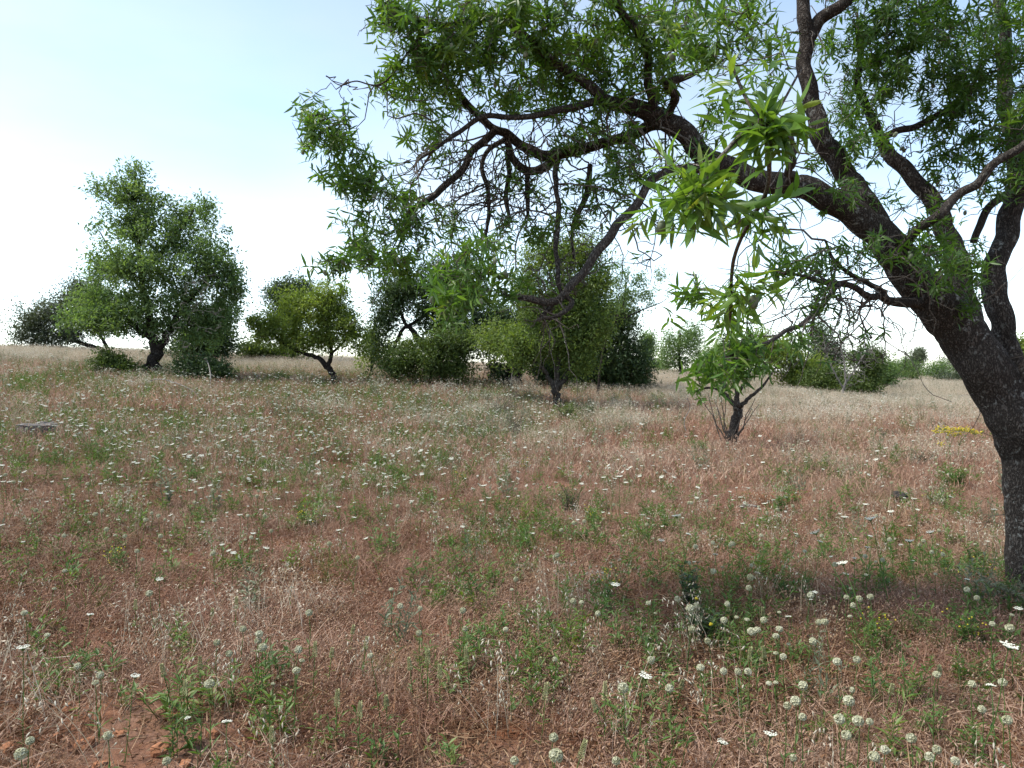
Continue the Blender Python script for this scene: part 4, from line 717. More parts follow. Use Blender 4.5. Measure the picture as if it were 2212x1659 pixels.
def t_oatfar(s):
    r = np.random.default_rng(s); m = MB(); n = 70; b = soft(r, n, .5)
    tip = strips(m, b, lean(r, n, .14), r.uniform(.3, .56, n), .004, r.uniform(.05, .25, n), r.random(n) * .5, r, 3)
    k = n * 6; i = np.repeat(np.arange(n), 6); f = r.uniform(.62, 1, k)[:, None]; p = b[i] + (tip[i] - b[i]) * f + r.normal(size=(k, 3)) * [.03, .03, .012]
    leaf_mesh(m, p, np.stack([r.normal(size=k) * .6, r.normal(size=k) * .6, -np.ones(k)], 1), rdir(k, r), r.uniform(.022, .036, k), r.uniform(.008, .013, k), r.random(k) * .5 + .5, False, .3, .1)
    return m.mesh('oat_patch', M['oat'])
def t_weed(s, mat='weed', h=(.1, .3), n=6):
    r = np.random.default_rng(s); m = MB(); b = disc(r, n, .09)
    for i in range(n):
        H = r.uniform(*h); dr_ = unit(lean(r, 1, .22))[0]; t = np.linspace(0, 1, 6)[:, None]; P = b[i] + dr_ * H * t + r.normal(size=(6, 3)) * .004 * t
        tubes(P[None], np.linspace(.002, .001, 6)[None], 4, [r.random() * .4 + .2], m)
        k = int(r.integers(9, 18)); f = r.uniform(.05, 1, k); p = b[i] + dr_ * (H * f)[:, None]; a = r.random(k) * 6.283
        d = np.stack([np.cos(a), np.sin(a), r.uniform(.3, 1.3, k)], 1); Ln = r.uniform(.03, .075, k) * (1.25 - .6 * f)
        leaf_mesh(m, p, d, np.tile([[0, 0, 1.0]], (k, 1)), Ln, Ln * r.uniform(.16, .3, k), r.random(k) * .8 + .2 * (1 - f), False, .3, r.uniform(0, .4, k))
    return m.mesh('weed_tuft', M[mat])
def t_greengrass(s):
    r = np.random.default_rng(s); m = MB(); n = 60
    strips(m, disc(r, n, .13), lean(r, n, .4), r.uniform(.1, .32, n), r.uniform(.002, .0045, n), r.uniform(.05, .5, n), r.random(n), r)
    return m.mesh('green_tuft', M['weed'])

# a field of candidate places, thinned by what the photo shows where
def candidates(seed, dens, dmin=1.2, dmax=75, half=44):
    """dens(depth) plants per square metre in a wedge wider than the view"""
    r = np.random.default_rng(seed); o = []; edges = np.geomspace(dmin, dmax, 26); tn = math.tan(R(half))
    for a, b in zip(edges[:-1], edges[1:]):
        area = tn * (b * b - a * a) + 3 * (b - a); k = r.poisson(area * dens(.5 * (a + b))); y = np.sqrt(r.random(k) * (b * b - a * a) + a * a); x = (r.random(k) * 2 - 1) * (y * tn + 1.5); o.append(np.stack([x, y], 1))
    q = np.concatenate(o); z = gz(q[:, 0], q[:, 1]); u, v, d = project(q[:, 0], q[:, 1], z)
    return q[:, 0], q[:, 1], z, u, v, d, r
def gsum(u, v, items): return sum(w * np.exp(-.5 * (((u - a) / su) ** 2 + ((v - b) / sv) ** 2)) for a, b, su, sv, w in items)
def put(name, c, keep, protos, label, cat, smin=.8, smax=1.25, tilt=.08, far=.0, sink=.01):
    x, y, z, u, v, d, r = c; k = r.random(len(x)) < keep; x, y, z, d = x[k], y[k], z[k], d[k]; n = len(x)
    scl = r.uniform(smin, smax, n) * (1 + far * np.clip((d - 8) / 30, 0, 1))
    rot = np.stack([r.normal(size=n) * tilt, r.normal(size=n) * tilt, r.random(n) * 6.283], 1)
    scatter(name, np.stack([x, y, z - sink], 1), rot, scl, r.integers(0, len(protos), n), [p for p in protos], label, cat); print(name, n)
BARE = [(150, 1560, 260, 90, .75), (300, 1480, 200, 40, .4), (1950, 1430, 70, 50, 1.0), (1450, 1500, 140, 50, .3), (1750, 1600, 200, 40, .2), (420, 1620, 200, 60, .5), (1660, 1290, 60, 30, .5)]
GREEN = [(250, 845, 280, 32, 2.2), (560, 862, 200, 32, 2.4), (900, 905, 280, 46, 1.8), (350, 940, 340, 60, 1.1), (700, 1000, 300, 60, .5), (120, 985, 160, 40, .7), (380, 1010, 200, 40, .35), (870, 1010, 60, 30, .8), (1080, 915, 60, 30, .8), (1050, 1180, 200, 46, .7), (1300, 1190, 140, 60, .6), (1420, 1350, 150, 80, .6), (1680, 1300, 160, 70, .55), (2080, 1380, 130, 100, .75), (1950, 1240, 80, 50, .5), (280, 1200, 170, 50, .5), (900, 1450, 200, 50, .45), (560, 1520, 90, 60, .5), (1100, 1430, 80, 60, .4), (2150, 1300, 80, 40, .9), (1450, 1430, 200, 60, .4), (1860, 1000, 120, 40, .3), (1000, 1290, 160, 40, .4), (60, 1420, 80, 60, .4), (1820, 1560, 250, 70, .5)]
PALE = [(250, 772, 500, 18, 1.3), (700, 800, 300, 18, .8), (1850, 850, 260, 34, 1.3), (1450, 830, 140, 26, .8), (1400, 905, 300, 30, .4), (1100, 960, 260, 40, .35), (2100, 850, 100, 40, 1.0)]
UMB = [(250, 920, 330, 60, 1.0), (760, 900, 260, 50, 1.1), (600, 1010, 420, 80, .7), (980, 960, 240, 60, .7), (300, 1110, 330, 80, .75), (350, 1230, 350, 60, .4), (1500, 1150, 300, 60, .3), (900, 1080, 260, 70, .5), (1650, 1250, 330, 80, .45), (1800, 1330, 240, 70, .5), (2000, 1000, 140, 50, .3)]

c = candidates(1, lambda d: 10 if d < 6.5 else 9 if d < 12 else 0, dmax=12)
put('dry_grass', c, np.clip(1.0 - .7 * gsum(c[3], c[4], BARE) + .5 * (fbm(c[0], c[1], 1.1, 3) - .4), .06, 1), [t_red(100 + i) for i in range(9)], 'fine reddish brown dead grass covering the near meadow', 'grass', .7, 1.15, .1)
c = candidates(11, lambda d: 2.6 if d < 16 else 2.0 if d < 30 else 1.1, dmin=9.5)
put('dry_grass', c, np.clip(1.0 - .5 * gsum(c[3], c[4], PALE), .1, 1), [t_redfar(150 + i) for i in range(7)], 'fine reddish brown dead grass running up to the trees', 'grass', .75, 1.2, .06, .3)
c = candidates(2, lambda d: 8 if d < 6 else 5 if d < 9 else 0, dmax=9)
put('plant_litter', c, np.clip(.9 - .55 * gsum(c[3], c[4], BARE), .1, 1), [t_litter(200 + i) for i in range(7)], 'dead stems and curled leaves lying on the red soil', 'litter', .8, 1.3, .05)
c = candidates(3, lambda d: 7 if d < 5.5 else 3 if d < 8 else 0, dmax=8)
put('clover_seedheads', c, np.clip(.15 + .9 * (fbm(c[0], c[1], 1.2, 8) - .3) + .4 * (c[4] > 1350) - .4 * gsum(c[3], c[4], BARE), 0, 1), [t_clover(300 + i) for i in range(6)], 'small beige fuzzy clover heads low among the dead grass', 'seed heads', .8, 1.2, .05)
c = candidates(4, lambda d: 1.2 if d < 10 else 2.4 if d < 24 else 4.2 if d < 36 else 2)
put('straw_grass', c, np.clip(.05 + .4 * (fbm(c[0], c[1], 3, 4) - .45) * (c[5] > 8) + .8 * gsum(c[3], c[4], PALE) + .3 * (c[5] > 30) + .7 * (c[5] > 25) * (c[3] < 950), 0, 1), [t_straw(400 + i) for i in range(7)], 'pale straw-coloured grass with feathery heads', 'grass', .7, 1.1, .08, .1)
c = candidates(5, lambda d: 6 if d < 6 else 8 if d < 14 else 4)
put('wild_oats', c, np.clip(.22 + 1.2 * (fbm(c[0], c[1], 1.6, 6) - .35) + .5 * gsum(c[3], c[4], PALE), 0, 1), [t_oat(500 + i) for i in range(8)], 'wild oat stems with drooping cream husks', 'grass', .6, 1.05, .14)
c = candidates(15, lambda d: 2.2 if d < 40 else 1.2, dmin=14)
put('wild_oats', c, np.clip(.03 + .4 * (fbm(c[0], c[1], 3, 16) - .5) + .9 * (c[5] > 24.5) * (c[3] < 1000) + .4 * gsum(c[3], c[4], PALE), 0, 1), [t_oatfar(550 + i) for i in range(6)], 'silvery wild oats waving along the crest and far field', 'grass', .7, 1.05, .08)
c = candidates(6, lambda d: 26 if d < 7 else 17 if d < 14 else 13 if d < 26 else 2)
put('green_weeds', c, np.clip(.12 + .7 * np.clip(fbm(c[0], c[1], 1.6, 7) - .5, 0, 1) + .9 * gsum(c[3], c[4], GREEN) * (fbm(c[0], c[1], .8, 12) + .3), 0, 1), [t_weed(600 + i) for i in range(8)], 'narrow-leaved green weeds sprouting through the dead grass', 'weeds', .6, 1.2, .1, .3)
c = candidates(7, lambda d: 7 if d < 7 else 6 if d < 14 else 5 if d < 26 else 2)
put('green_grass', c, np.clip(.02 + .8 * gsum(c[3], c[4], GREEN) * (fbm(c[0], c[1], 1.1, 13)), 0, 1), [t_greengrass(700 + i) for i in range(5)], 'still-green grass tufts between the weeds', 'grass', .5, 1.0, .1, .4)
c = candidates(8, lambda d: 4 if d < 22 else 8 if d < 40 else 4)
put('grey_weeds', c, np.clip(.05 + .9 * gsum(c[3], c[4], [(1900, 850, 280, 34, 1.3), (1080, 925, 90, 36, 1), (450, 1000, 30, 40, .6), (300, 790, 300, 20, .5), (900, 890, 300, 30, .5)]), 0, 1), [t_weed(800 + i, 'grey_weed', (.2, .45), 8) for i in range(4)], 'grey-green stalky weeds in the taller grass', 'weeds', .8, 1.3, .1)

# ------------------------------------------------------------------ flowers
def ico(level):
    import bmesh
    b = bmesh.new(); bmesh.ops.create_icosphere(b, subdivisions=level, radius=1); V = np.array([v.co[:] for v in b.verts]); b.free(); return V
def scab_head(m, rad, r, flat=1.0):
    """a globe of papery cups, each with a dark star in its middle"""
    n = unit(ico(2) + r.normal(size=(42, 3)) * .09); n = n[n[:, 2] > -.7]; k = len(n); ref = np.where(np.abs(n[:, 2:3]) < .9, np.array([[0, 0, 1.0]]), np.array([[1.0, 0, 0]])); a = unit(np.cross(n, ref)); b = np.cross(n, a)
    sc = np.array([1, 1, flat]); vs_ = [n * rad * .84 * sc]; ns = 7; cr = rad * .36
    for s in range(ns):
        t = 6.283 * s / ns; vs_.append((n * rad * r.uniform(.93, 1.09, (k, 1)) + (a * math.cos(t) + b * math.sin(t)) * cr * r.uniform(.85, 1.3, (k, 1))) * sc)
    V = np.stack(vs_, 1); o = (np.arange(k) * (ns + 1))[:, None, None]
    m.add(V.reshape(-1, 3), [(np.array([[0, 1 + s, 1 + (s + 1) % ns] for s in range(ns)])[None] + o).reshape(-1, 3)], np.repeat(r.random(k), ns + 1), 0)
    vs_ = []
    for s in range(10):
        t = 6.283 * s / 10; vs_.append((n * rad * .9 + (a * math.cos(t) + b * math.sin(t)) * cr * (.4 if s % 2 else .17)) * sc)
    V = np.stack(vs_, 1); o = (np.arange(k) * 10)[:, None, None]
    m.add(V.reshape(-1, 3), [(np.arange(10)[None, None] + o).reshape(-1, 10)], .5, 1)
def scab_stem(m, H, r, mat=0, leaves=5):
    t = np.linspace(0, 1, 8)[:, None]; P = np.array([0, 0, H]) * t + np.cumsum(r.normal(size=(8, 3)) * [.006, .006, 0], 0) * t; P -= (P[-1] - [0, 0, H]) * t
    tubes(P[None] - [0, 0, H], np.linspace(.0022, .0015, 8)[None], 5, [.4], m, mat)
    k = leaves; f = r.uniform(.05, .5, k); a = r.random(k) * 6.28; leaf_mesh(m, np.array([0, 0, H]) * f[:, None] - [0, 0, H], np.stack([np.cos(a), np.sin(a), r.uniform(.4, 1, k)], 1), np.tile([[0, 0, 1.0]], (k, 1)), r.uniform(.03, .07, k), r.uniform(.006, .012, k), r.random(k) * .6, False, .3, .2, mat)
rF = np.random.default_rng(21)
heads, stems, solo = [], [], []
for i in range(5):
    m = MB(); scab_head(m, [.0165, .018, .0145, .0165, .012][i], rF, [1, .95, 1, .85, .62][i]); heads.append(m.mesh('scabious_head', [M['head'], M['pit']], False))
    m = MB(); scab_stem(m, [.27, .3, .24, .33, .26][i], rF); stems.append(m.mesh('scabious_stem', M['weed']))
for i in range(3):                                                       # whole small plants for the ones further off
    m = MB(); scab_head(m, [.014, .016, .0115][i], rF, [1, .9, .6][i]); m2 = MB(); scab_stem(m2, [.28, .32, .24][i], rF, 2); m.add(m2.v[0], [], m2.t[0]); m.v.pop(); m.t.pop(); m.n -= len(m2.v[0])
    scab_stem(m, [.28, .32, .24][i], rF, 2); solo.append(m.mesh('scabious_plant', [M['head'], M['pit'], M['weed']], False))
SL = 'pale papery globe seed head of scabious on a thin green stalk'; SG = 'scabious globes standing in the dead grass'
pix = [(130, 1390), (90, 1440), (465, 1365), (105, 830), (205, 930), (1050, 905), (937, 960), (1290, 990), (905, 1145), (720, 1480), (1730, 800), (1335, 830), (615, 600), (280, 650), (412, 1140), (432, 1100), (1810, 920), (2010, 900), (1280, 1080), (1305, 1045), (990, 1005), (1120, 925), (655, 400), (385, 440), (235, 725), (645, 745), (685, 410), (712, 425), (412, 405), (465, 410), (1070, 410), (520, 345), (335, 1060), (2185, 905), (1690, 730), (1545, 595), (2000, 820), (1815, 815), (1600, 1015), (1180, 1140), (1115, 950), (1135, 985)]
pix = [(a * .5, 909.6 + b * .5) for a, b in pix]
pix += [(1106 + a * .5, 909.6 + b * .5) for a, b in [(180, 1370), (190, 1455), (450, 1470), (10, 1480), (600, 1035), (185, 1030), (815, 1070), (1140, 1135), (1258, 1150), (1225, 1215), (1455, 1210), (1190, 1235), (1415, 1290), (1495, 1300), (1545, 1305), (1445, 1365), (1835, 1425), (1805, 1455), (1610, 1425), (1725, 1370), (1215, 1455), (1565, 1465), (1915, 1475), (1988, 1140), (1035, 910), (1325, 870), (1350, 870), (970, 850), (930, 795), (870, 650), (765, 615), (590, 790), (620, 835), (265, 780), (770, 815), (715, 770), (1140, 935), (1195, 970), (1300, 955), (1405, 1040), (1470, 1165), (1835, 1100), (1140, 1010), (680, 1160), (480, 1160), (845, 955), (1060, 905), (1155, 830), (1290, 755), (1030, 680), (1035, 625), (1265, 565), (1015, 860), (1490, 1035), (195, 580), (795, 800), (300, 785), (1255, 1285), (1965, 730), (2150, 900), (1020, 1085), (1155, 905), (1460, 850), (2075, 880), (2120, 1130), (2030, 1250), (2140, 1295), (1530, 665), (1445, 765), (1500, 770)]]
for i, (u, v) in enumerate(pix):
    h = [.27, .3, .24, .33, .26][i % 5]; p = G(u, v, h); top = p + [0, 0, h]
    root = empty('scabious', (top[0], top[1], top[2]), SL, 'flower', SG, rF.random() * 6.28); root.rotation_euler[0] = rF.normal() * .12
    link('seed_head', heads[i % 5 if v < 1500 else i % 3], root); link('stem', stems[i % 5], root)
    s = rF.uniform(.7, 1.12); root.children[0].scale = (s, s, s)
nb = 300 - len(pix)
c = candidates(31, lambda d: 9 if d < 8 else 7 if d < 14 else 3, 3.2, 30); w = .10 + .55 * gsum(c[3], c[4], UMB + [(1500, 1420, 360, 100, .6)]) + .3 * (fbm(c[0], c[1], 1.8, 31) - .45)
x, y, z, u, v, d, r = c; k = (r.random(len(x)) < w) & (u > -60) & (u < 2280); o = np.nonzero(k)[0]; o = o[np.argsort(d[o])]
for i in o[:nb]:
    j = int(r.integers(0, 3)); q = link('scabious', solo[j], None, (x[i], y[i], z[i] + [.28, .32, .24][j] - .01)); q.rotation_euler = (r.normal() * .15, r.normal() * .15, r.random() * 6.28); tag(q, SL, 'flower', SG)
def grounded(meshes, hs):
    for me, h in zip(meshes, hs):
        m2 = me.copy(); m2.transform(Matrix.Translation((0, 0, h))); yield m2
o = o[nb:]; n = len(o); rot = np.stack([r.normal(size=n) * .15, r.normal(size=n) * .15, r.random(n) * 6.28], 1)
scatter('scabious_flowers', np.stack([x[o], y[o], z[o]], 1), rot, r.uniform(.8, 1.2, n), r.integers(0, 3, n), list(grounded(solo, [.28, .32, .24])), 'scabious globes thinning out towards the trees', 'flowers'); print('scab', n)

def umbel(m, rad, H, r, cup=.12, leaves=6):
    """flat white flower plate on spokes"""
    k = 34; q = np.sqrt((np.arange(k) + .5) / k) * rad; a = np.arange(k) * 2.4; c_ = np.stack([np.cos(a) * q, np.sin(a) * q, cup * q * q / rad + r.normal(size=k) * .0015], 1)
    for ring, f in ((6, 1.0),):
        rr_ = rad * .17 * r.uniform(.8, 1.2, k); V = [c_ + [0, 0, .003]]
        for s in range(ring): V.append(c_ + np.stack([np.cos(6.283 * s / ring) * rr_, np.sin(6.283 * s / ring) * rr_, r.normal(size=k) * .001], 1))
        V = np.stack(V, 1); o_ = (np.arange(k) * (ring + 1))[:, None, None]
        m.add(V.reshape(-1, 3), [(np.array([[0, 1 + s, 1 + (s + 1) % ring] for s in range(ring)])[None] + o_).reshape(-1, 3)], np.repeat(r.random(k), ring + 1), 0)
    sp = np.arange(0, k, 2); tubes(np.stack([np.tile([[0, 0, -rad * .55]], (len(sp), 1)), c_[sp]], 1), np.full((len(sp), 2), .0008), 3, None, m, 1)
    scab_stem(m, H, r, 1, leaves)
UL = 'flat white flower plate on a slim stalk above the dead grass'; UG = 'flat white umbels over the meadow'
ums = []; UH = [.36, .42, .3, .46]
for i in range(4):
    m = MB(); umbel(m, [.018, .022, .014, .026][i], UH[i], rF, [.12, .35, -.2, .2][i]); ums.append(m.mesh('umbel_plant', [M['white'], M['weed']], False))
big = [(1820, 1217, 1.5), (1762, 1152, 1.3), (1487, 1153, 1.25), (1462, 1116, 1.2), (1640, 1100, .9), (1880, 1123, 1.4), (1880, 1158, 1.2), (1824, 1118, 1.0), (1982, 1101, 1.0), (2148, 1102, 1.0), (1355, 1014, 1.3), (1338, 1030, 1.2), (1507, 1053, 1.2), (1328, 1035, 1), (1846, 982, 1), (1895, 975, 1), (1870, 1004, 1), (860, 937, 1.2), (50, 1170, .9), (345, 1253, .8), (195, 1328, .9), (575, 1185, .9), (630, 1270, .7), (1330, 1264, .9), (1545, 1198, .9), (1965, 1170, 1.1), (2140, 1480, 1.1), (1395, 1466, .9), (1560, 1604, .9), (1665, 1592, .9), (1390, 1453, .8), (2180, 1398, 1.1), (490, 1560, .9), (292, 1462, .8), (405, 1550, .8), (50, 1401, .9)]
for i, (u, v, s) in enumerate(big):
    h = UH[i % 4] * s; p = G(u, v, h); q = link('white_umbel', ums[i % 4], None, tuple(p + [0, 0, h])); q.scale = (s, s, s); q.rotation_euler = (rF.normal() * .15 + (.5 if i < 2 else 0), rF.normal() * .15, rF.random() * 6); tag(q, UL, 'flower', UG)
c = candidates(33, lambda d: 9 if d < 6 else 26 if d < 14 else 34 if d < 26 else 4, 3.8, 40); x, y, z, u, v, d, r = c
w = np.clip(.05 + .75 * gsum(u, v, UMB) * (.3 + 1.2 * fbm(x, y, 1.5, 41)), 0, 1); k = (r.random(len(x)) < w) & (u > -60) & (u < 2280); o = np.nonzero(k)[0]; o = o[np.argsort(d[o])]; nb = 300 - len(big)
for i in o[:nb]:
    j = int(r.integers(0, 4)); s = r.uniform(.45, 1.0); q = link('white_umbel', ums[j], None, (x[i], y[i], z[i] + UH[j] * s - .01)); q.scale = (s, s, s); q.rotation_euler = (r.normal() * .18, r.normal() * .18, r.random() * 6.28); tag(q, UL, 'flower', UG)
o = o[nb:]; n = len(o); rot = np.stack([r.normal(size=n) * .3, r.normal(size=n) * .3, r.random(n) * 6.28], 1)
scatter('white_umbels', np.stack([x[o], y[o], z[o]], 1), rot, r.uniform(.55, 1.1, n), r.integers(0, 4, n), list(grounded(ums, UH)), 'drift of small white flower plates spreading towards the trees', 'flowers'); print('umb', n)

# pale flower spikes
spk = []
for i in range(3):
    m = MB(); H = [.16, .2, .13][i]; n = 90; f = np.sort(rF.random(n)); a = np.arange(n) * 2.4; Lh = [.06, .075, .05][i]; rad = .009 * (1 - .55 * f) + .002
    pos = np.stack([np.cos(a) * rad * .4, np.sin(a) * rad * .4, H + f * Lh], 1); pods(m, pos, np.stack([np.cos(a), np.sin(a), np.full(n, .5)], 1), rad * 1.1, .005, rF.random(n) * .6 + .2 * f, 0, 3)
    tubes(np.array([[[0, 0, 0], [.004, .002, H * .5], [0, 0, H + .01]]]), np.full((1, 3), .002), 5, None, m, 1); k = 7; ff = rF.uniform(.05, .7, k); a = rF.random(k) * 6.28
    leaf_mesh(m, np.stack([0 * ff, 0 * ff, ff * H], 1), np.stack([np.cos(a), np.sin(a), .6 + 0 * a], 1), np.tile([[0, 0, 1.0]], (k, 1)), .035, .009, .4, False, .3, .2, 1); spk.append(m.mesh("spike_plant", [M['spike'], M['weed']], False))
sxy = [(865, 1060), (780, 1140), (1505, 895), (585, 790), (1015, 790), (1420, 1000), (1900, 1090), (1440, 1210), (1120, 1260), (1190, 1350), (1540, 1230), (1680, 1200), (1790, 1040), (2030, 1010), (1945, 860), (1560, 960), (1350, 990), (905, 820), (740, 1060), (1848, 1020)]
sxy = [(a * .5, 909.6 + b * .5) for a, b in sxy] + [(1106 + a * .5, 909.6 + b * .5) for a, b in [(135, 1040), (250, 720), (395, 1190), (1090, 820), (955, 800), (230, 1390), (1840, 1060), (1110, 1000), (1015, 990), (700, 1130), (420, 1210), (120, 1180), (1610, 1150)]]
for i, (u, v) in enumerate(sxy):
    h = [.16, .2, .13][i % 3] + .03; p = G(u, v, h); q = link("flower_spike", spk[i % 3], None, tuple(p - [0, 0, .005])); q.rotation_euler = (rF.normal() * .12, rF.normal() * .12, rF.random() * 6); tag(q, 'small pale yellow-green flower spike on a short leafy stem', 'flower', 'pale flower spikes low in the grass')

# ------------------------------------------------------------------ single plants, stones and wood
def herb(name, label, cat, u, v, H, Wd, mat, n=26, leaf=.04, lw=.35, seed=0, flower=None, lpn=14, group=None, rigid=.5, d0=None, lean_out=.6):
    """a clump: stems fanning from the base, leaves on them, flowers on top"""
    r = np.random.default_rng(900 + seed); p = G(u, v); root = empty(name, tuple(p - [0, 0, .01]), label, cat, group)
    b = disc(r, n, Wd * .25); e = disc(r, n, Wd * .5) * [1, 1, 0] + np.stack([0 * b[:, 0], 0 * b[:, 0], H * r.uniform(.55, 1.05, n)], 1); t = np.linspace(0, 1, 6)[None, :, None]
    P = b[:, None] * (1 - t ** 1.5) + e[:, None] * np.concatenate([t ** (1 + lean_out), t ** (1 + lean_out), t], 2) + r.normal(size=(n, 6, 3)) * .02 * H * t
    m = MB(); tubes(P, np.tile(np.linspace(.0035, .0012, 6) * (.6 + H), (n, 1)), 4, None, m); link('stems', m.mesh('stems', M['twig'] if cat == 'shrub' else M[mat]), root)['kind'] = 'stuff'
    k = n * lpn; s = r.integers(0, n, k); f = r.uniform(.15, 1, k); fi = f * 5; i0 = np.minimum(fi.astype(int), 4); w_ = (fi - i0)[:, None]; q = P[s, i0] * (1 - w_) + P[s, i0 + 1] * w_
    a = r.random(k) * 6.28; dd = np.stack([np.cos(a), np.sin(a), r.uniform(-.1, 1.1, k)], 1); Ln = leaf * r.uniform(.6, 1.3, k)
    m = MB(); leaf_mesh(m, q, dd, np.tile([[0, 0, 1.0]], (k, 1)) + rdir(k, r) * .4, Ln, Ln * lw, np.clip(r.random(k) * .7 + .3 * f, 0, 1), False, .3, r.uniform(-.1, .3, k)); link('foliage', m.mesh('foliage', M[mat], False), root)['kind'] = 'stuff'
    if flower:
        m = MB(); kk = flower[1]; s = r.integers(0, n, kk); c_ = P[s, -1] + r.normal(size=(kk, 3)) * flower[2]; pods(m, c_, lean(r, kk, .3), flower[3], flower[3] * 1.2, r.random(kk), 0, 5); link('flowers', m.mesh('flowers', M[flower[0]], False), root)['kind'] = 'stuff'
    return root
herb('thorny_shrub', 'small brownish thorny shrub with curled twigs alone in the dead grass', 'shrub', 1232, 1112, .34, .36, 'leaf_olive', 34, .03, .3, 1, None, 18)
herb('oak_seedling', 'dark green prickly oak seedling with stiff upright stem', 'shrub', 1490, 1340, .34, .16, 'leaf_dark', 14, .035, .55, 2, None, 26)
herb('oak_seedling', 'dark tangled little oak bush with one yellowed leaf beside scabious globes', 'shrub', 1524, 1392, .2, .26, 'leaf_dark', 26, .035, .55, 3, ('yellow', 2, .03, .02), 20)
herb('green_herb', 'upright mid-green herb beside a bleached stick', 'plant', 1690, 1112, .3, .26, 'weed', 12, .05, .35, 4)
herb('green_herb', 'bushy bright green herb with pale globes behind it under the thick trunk', 'plant', 2062, 1056, .3, .62, 'weed', 46, .05, .25, 5, ('head', 8, .03, .03), 22)
herb('green_herb', 'yellow-green low herb near the dark charred clump', 'plant', 2022, 1092, .18, .36, 'weed', 26, .045, .35, 6, ('yellow', 14, .02, .008))
herb('green_tuft', 'bright feathery green tuft close to the almond sapling', 'plant', 1512, 984, .26, .42, 'weed', 44, .045, .16, 7, None, 20)
herb('green_herb', 'wide pale green herb patch in the reddish grass near white drifts', 'plant', 872, 1040, .26, .7, 'weed', 40, .045, .2, 8, None, 14)
herb('grey_shrub', 'rounded grey-green cushion shrub behind the bright green herb', 'shrub', 1990, 1008, .26, .6, 'leaf_grey', 40, .03, .3, 9, ('head', 14, .03, .02), 18)
herb('grey_shrub', 'flat olive cushion shrub in the open reddish grass', 'shrub', 1908, 946, .2, .75, 'leaf_grey', 40, .03, .3, 10, None, 16)
herb('broom_shrub', 'thin grey-green twiggy broom between the forked almond and white flower drifts', 'shrub', 1082, 908, .55, .9, 'grey_weed', 70, .05, .08, 11, None, 8, lean_out=.9)
herb('broom_shrub', 'second thin broom tuft nearer the reddish grass', 'shrub', 1112, 946, .5, .7, 'grey_weed', 50, .05, .08, 12, None, 8, lean_out=.9)
herb('green_bush', 'dark green clump hugging the foot of the forked almond', 'shrub', 1222, 912, .42, .7, 'leaf_olive', 46, .05, .4, 13, None, 24)
herb('green_bush', 'loose grey-green clump next to the foot of the forked almond', 'shrub', 1268, 910, .36, .6, 'leaf_grey', 34, .05, .35, 14, None, 18)
herb('green_herb', 'small green clump among white flowers under the tall almond', 'plant', 610, 832, .4, .7, 'weed', 30, .06, .35, 15, None, 18)
herb('mullein', 'tall grey woolly stalk with pale leaves in the reddish grass', 'plant', 360, 1105, .5, .2, 'grey_weed', 9, .07, .3, 16, None, 9)
herb('green_herb', 'dark green leafy weed patch under the great almond limb', 'plant', 2075, 1262, .22, .5, 'weed', 34, .05, .3, 17, ('yellow', 8, .03, .01))
herb('green_herb', 'upright green weed with toothed leaves beside the thick trunk', 'plant', 2100, 1230, .24, .22, 'weed', 12, .05, .3, 18)
herb('green_herb', 'grey-green matted weed at the foot of the thick trunk', 'plant', 2205, 1312, .22, .7, 'grey_weed', 60, .05, .2, 19, None, 16)
for i, (u, v, lb) in enumerate([(258, 1238, 'bright yellow-flowered herb amid pale globes in short grass'), (668, 1145, 'low yellow-topped herb in the middle of the reddish grass'), (1135, 1022, 'yellow-green flowering herb near the thorny shrub'), (1275, 1142, 'yellow-dotted herb beside the thorny shrub'), (1302, 1300, 'small yellow-flowered sprig near the oak seedling'), (2078, 1405, 'yellow-flowered clump in green weeds near the thick trunk'),
        (1535, 990, 'little yellow-green herb at the edge of the bright feathery tuft'), (1720, 1030, 'yellow-green herb in open grass beyond the bleached stick'), (1765, 1028, 'wider yellow-green herb in open grass beyond the bleached stick'), (1000, 1050, 'tiny yellow herb in the white flower drift'), (1890, 1392, 'sprig of yellow flowers by the bare red soil patch')]):
    herb('yellow_herb', lb, 'plant', u, v, .2, .2, 'weed', 12, .035, .3, 50 + i, ('yellow', 16 if i not in (6, 7, 8) else 5, .02, .009))
def yellow_umbel():
    p = G(2062, 1010); r = np.random.default_rng(64); root = empty('giant_fennel', tuple(p), 'tall airy plant with wide golden yellow flower heads near the thick trunk', 'plant'); ms, mf = MB(), MB()
    dd = project(*p)[2]
    for u0, pts in ((2052, [(2036, 925), (2050, 932), (2062, 938), (2028, 932)]), (2072, [(2080, 926), (2095, 930), (2068, 928), (2105, 934)]), (2045, [(2032, 958)])):
        a = G(u0, 1010) - p; hub = W(u0, 962, dd) - p; tubes(np.array([[a, (a + hub) / 2 + r.normal(size=3) * .01, hub]]), np.array([[.006, .004, .003]]), 5, None, ms)
        for u, v in pts:
            c_ = W(u, v, dd + r.normal() * .12) - p; tubes(np.array([[hub, (hub + c_) / 2 + [0, 0, -.02], c_]]), np.array([[.003, .002, .0015]]), 4, None, ms)
            k = 46 if v < 950 else 18; q = c_ + disc(r, k, .1 if v < 950 else .05) + r.normal(size=(k, 3)) * [0, 0, .018]; tubes(np.stack([np.tile(c_ - [0, 0, .03], (k, 1)), q], 1), np.full((k, 2), .001), 3, None, ms); pods(mf, q, lean(r, k, .3), .012, .016, r.random(k), 0, 5)
    link('stem', ms.mesh('stem', M['weed']), root)['kind'] = 'stuff'; link('flowers', mf.mesh('flowers', M['yellow'], False), root)['kind'] = 'stuff'
yellow_umbel()
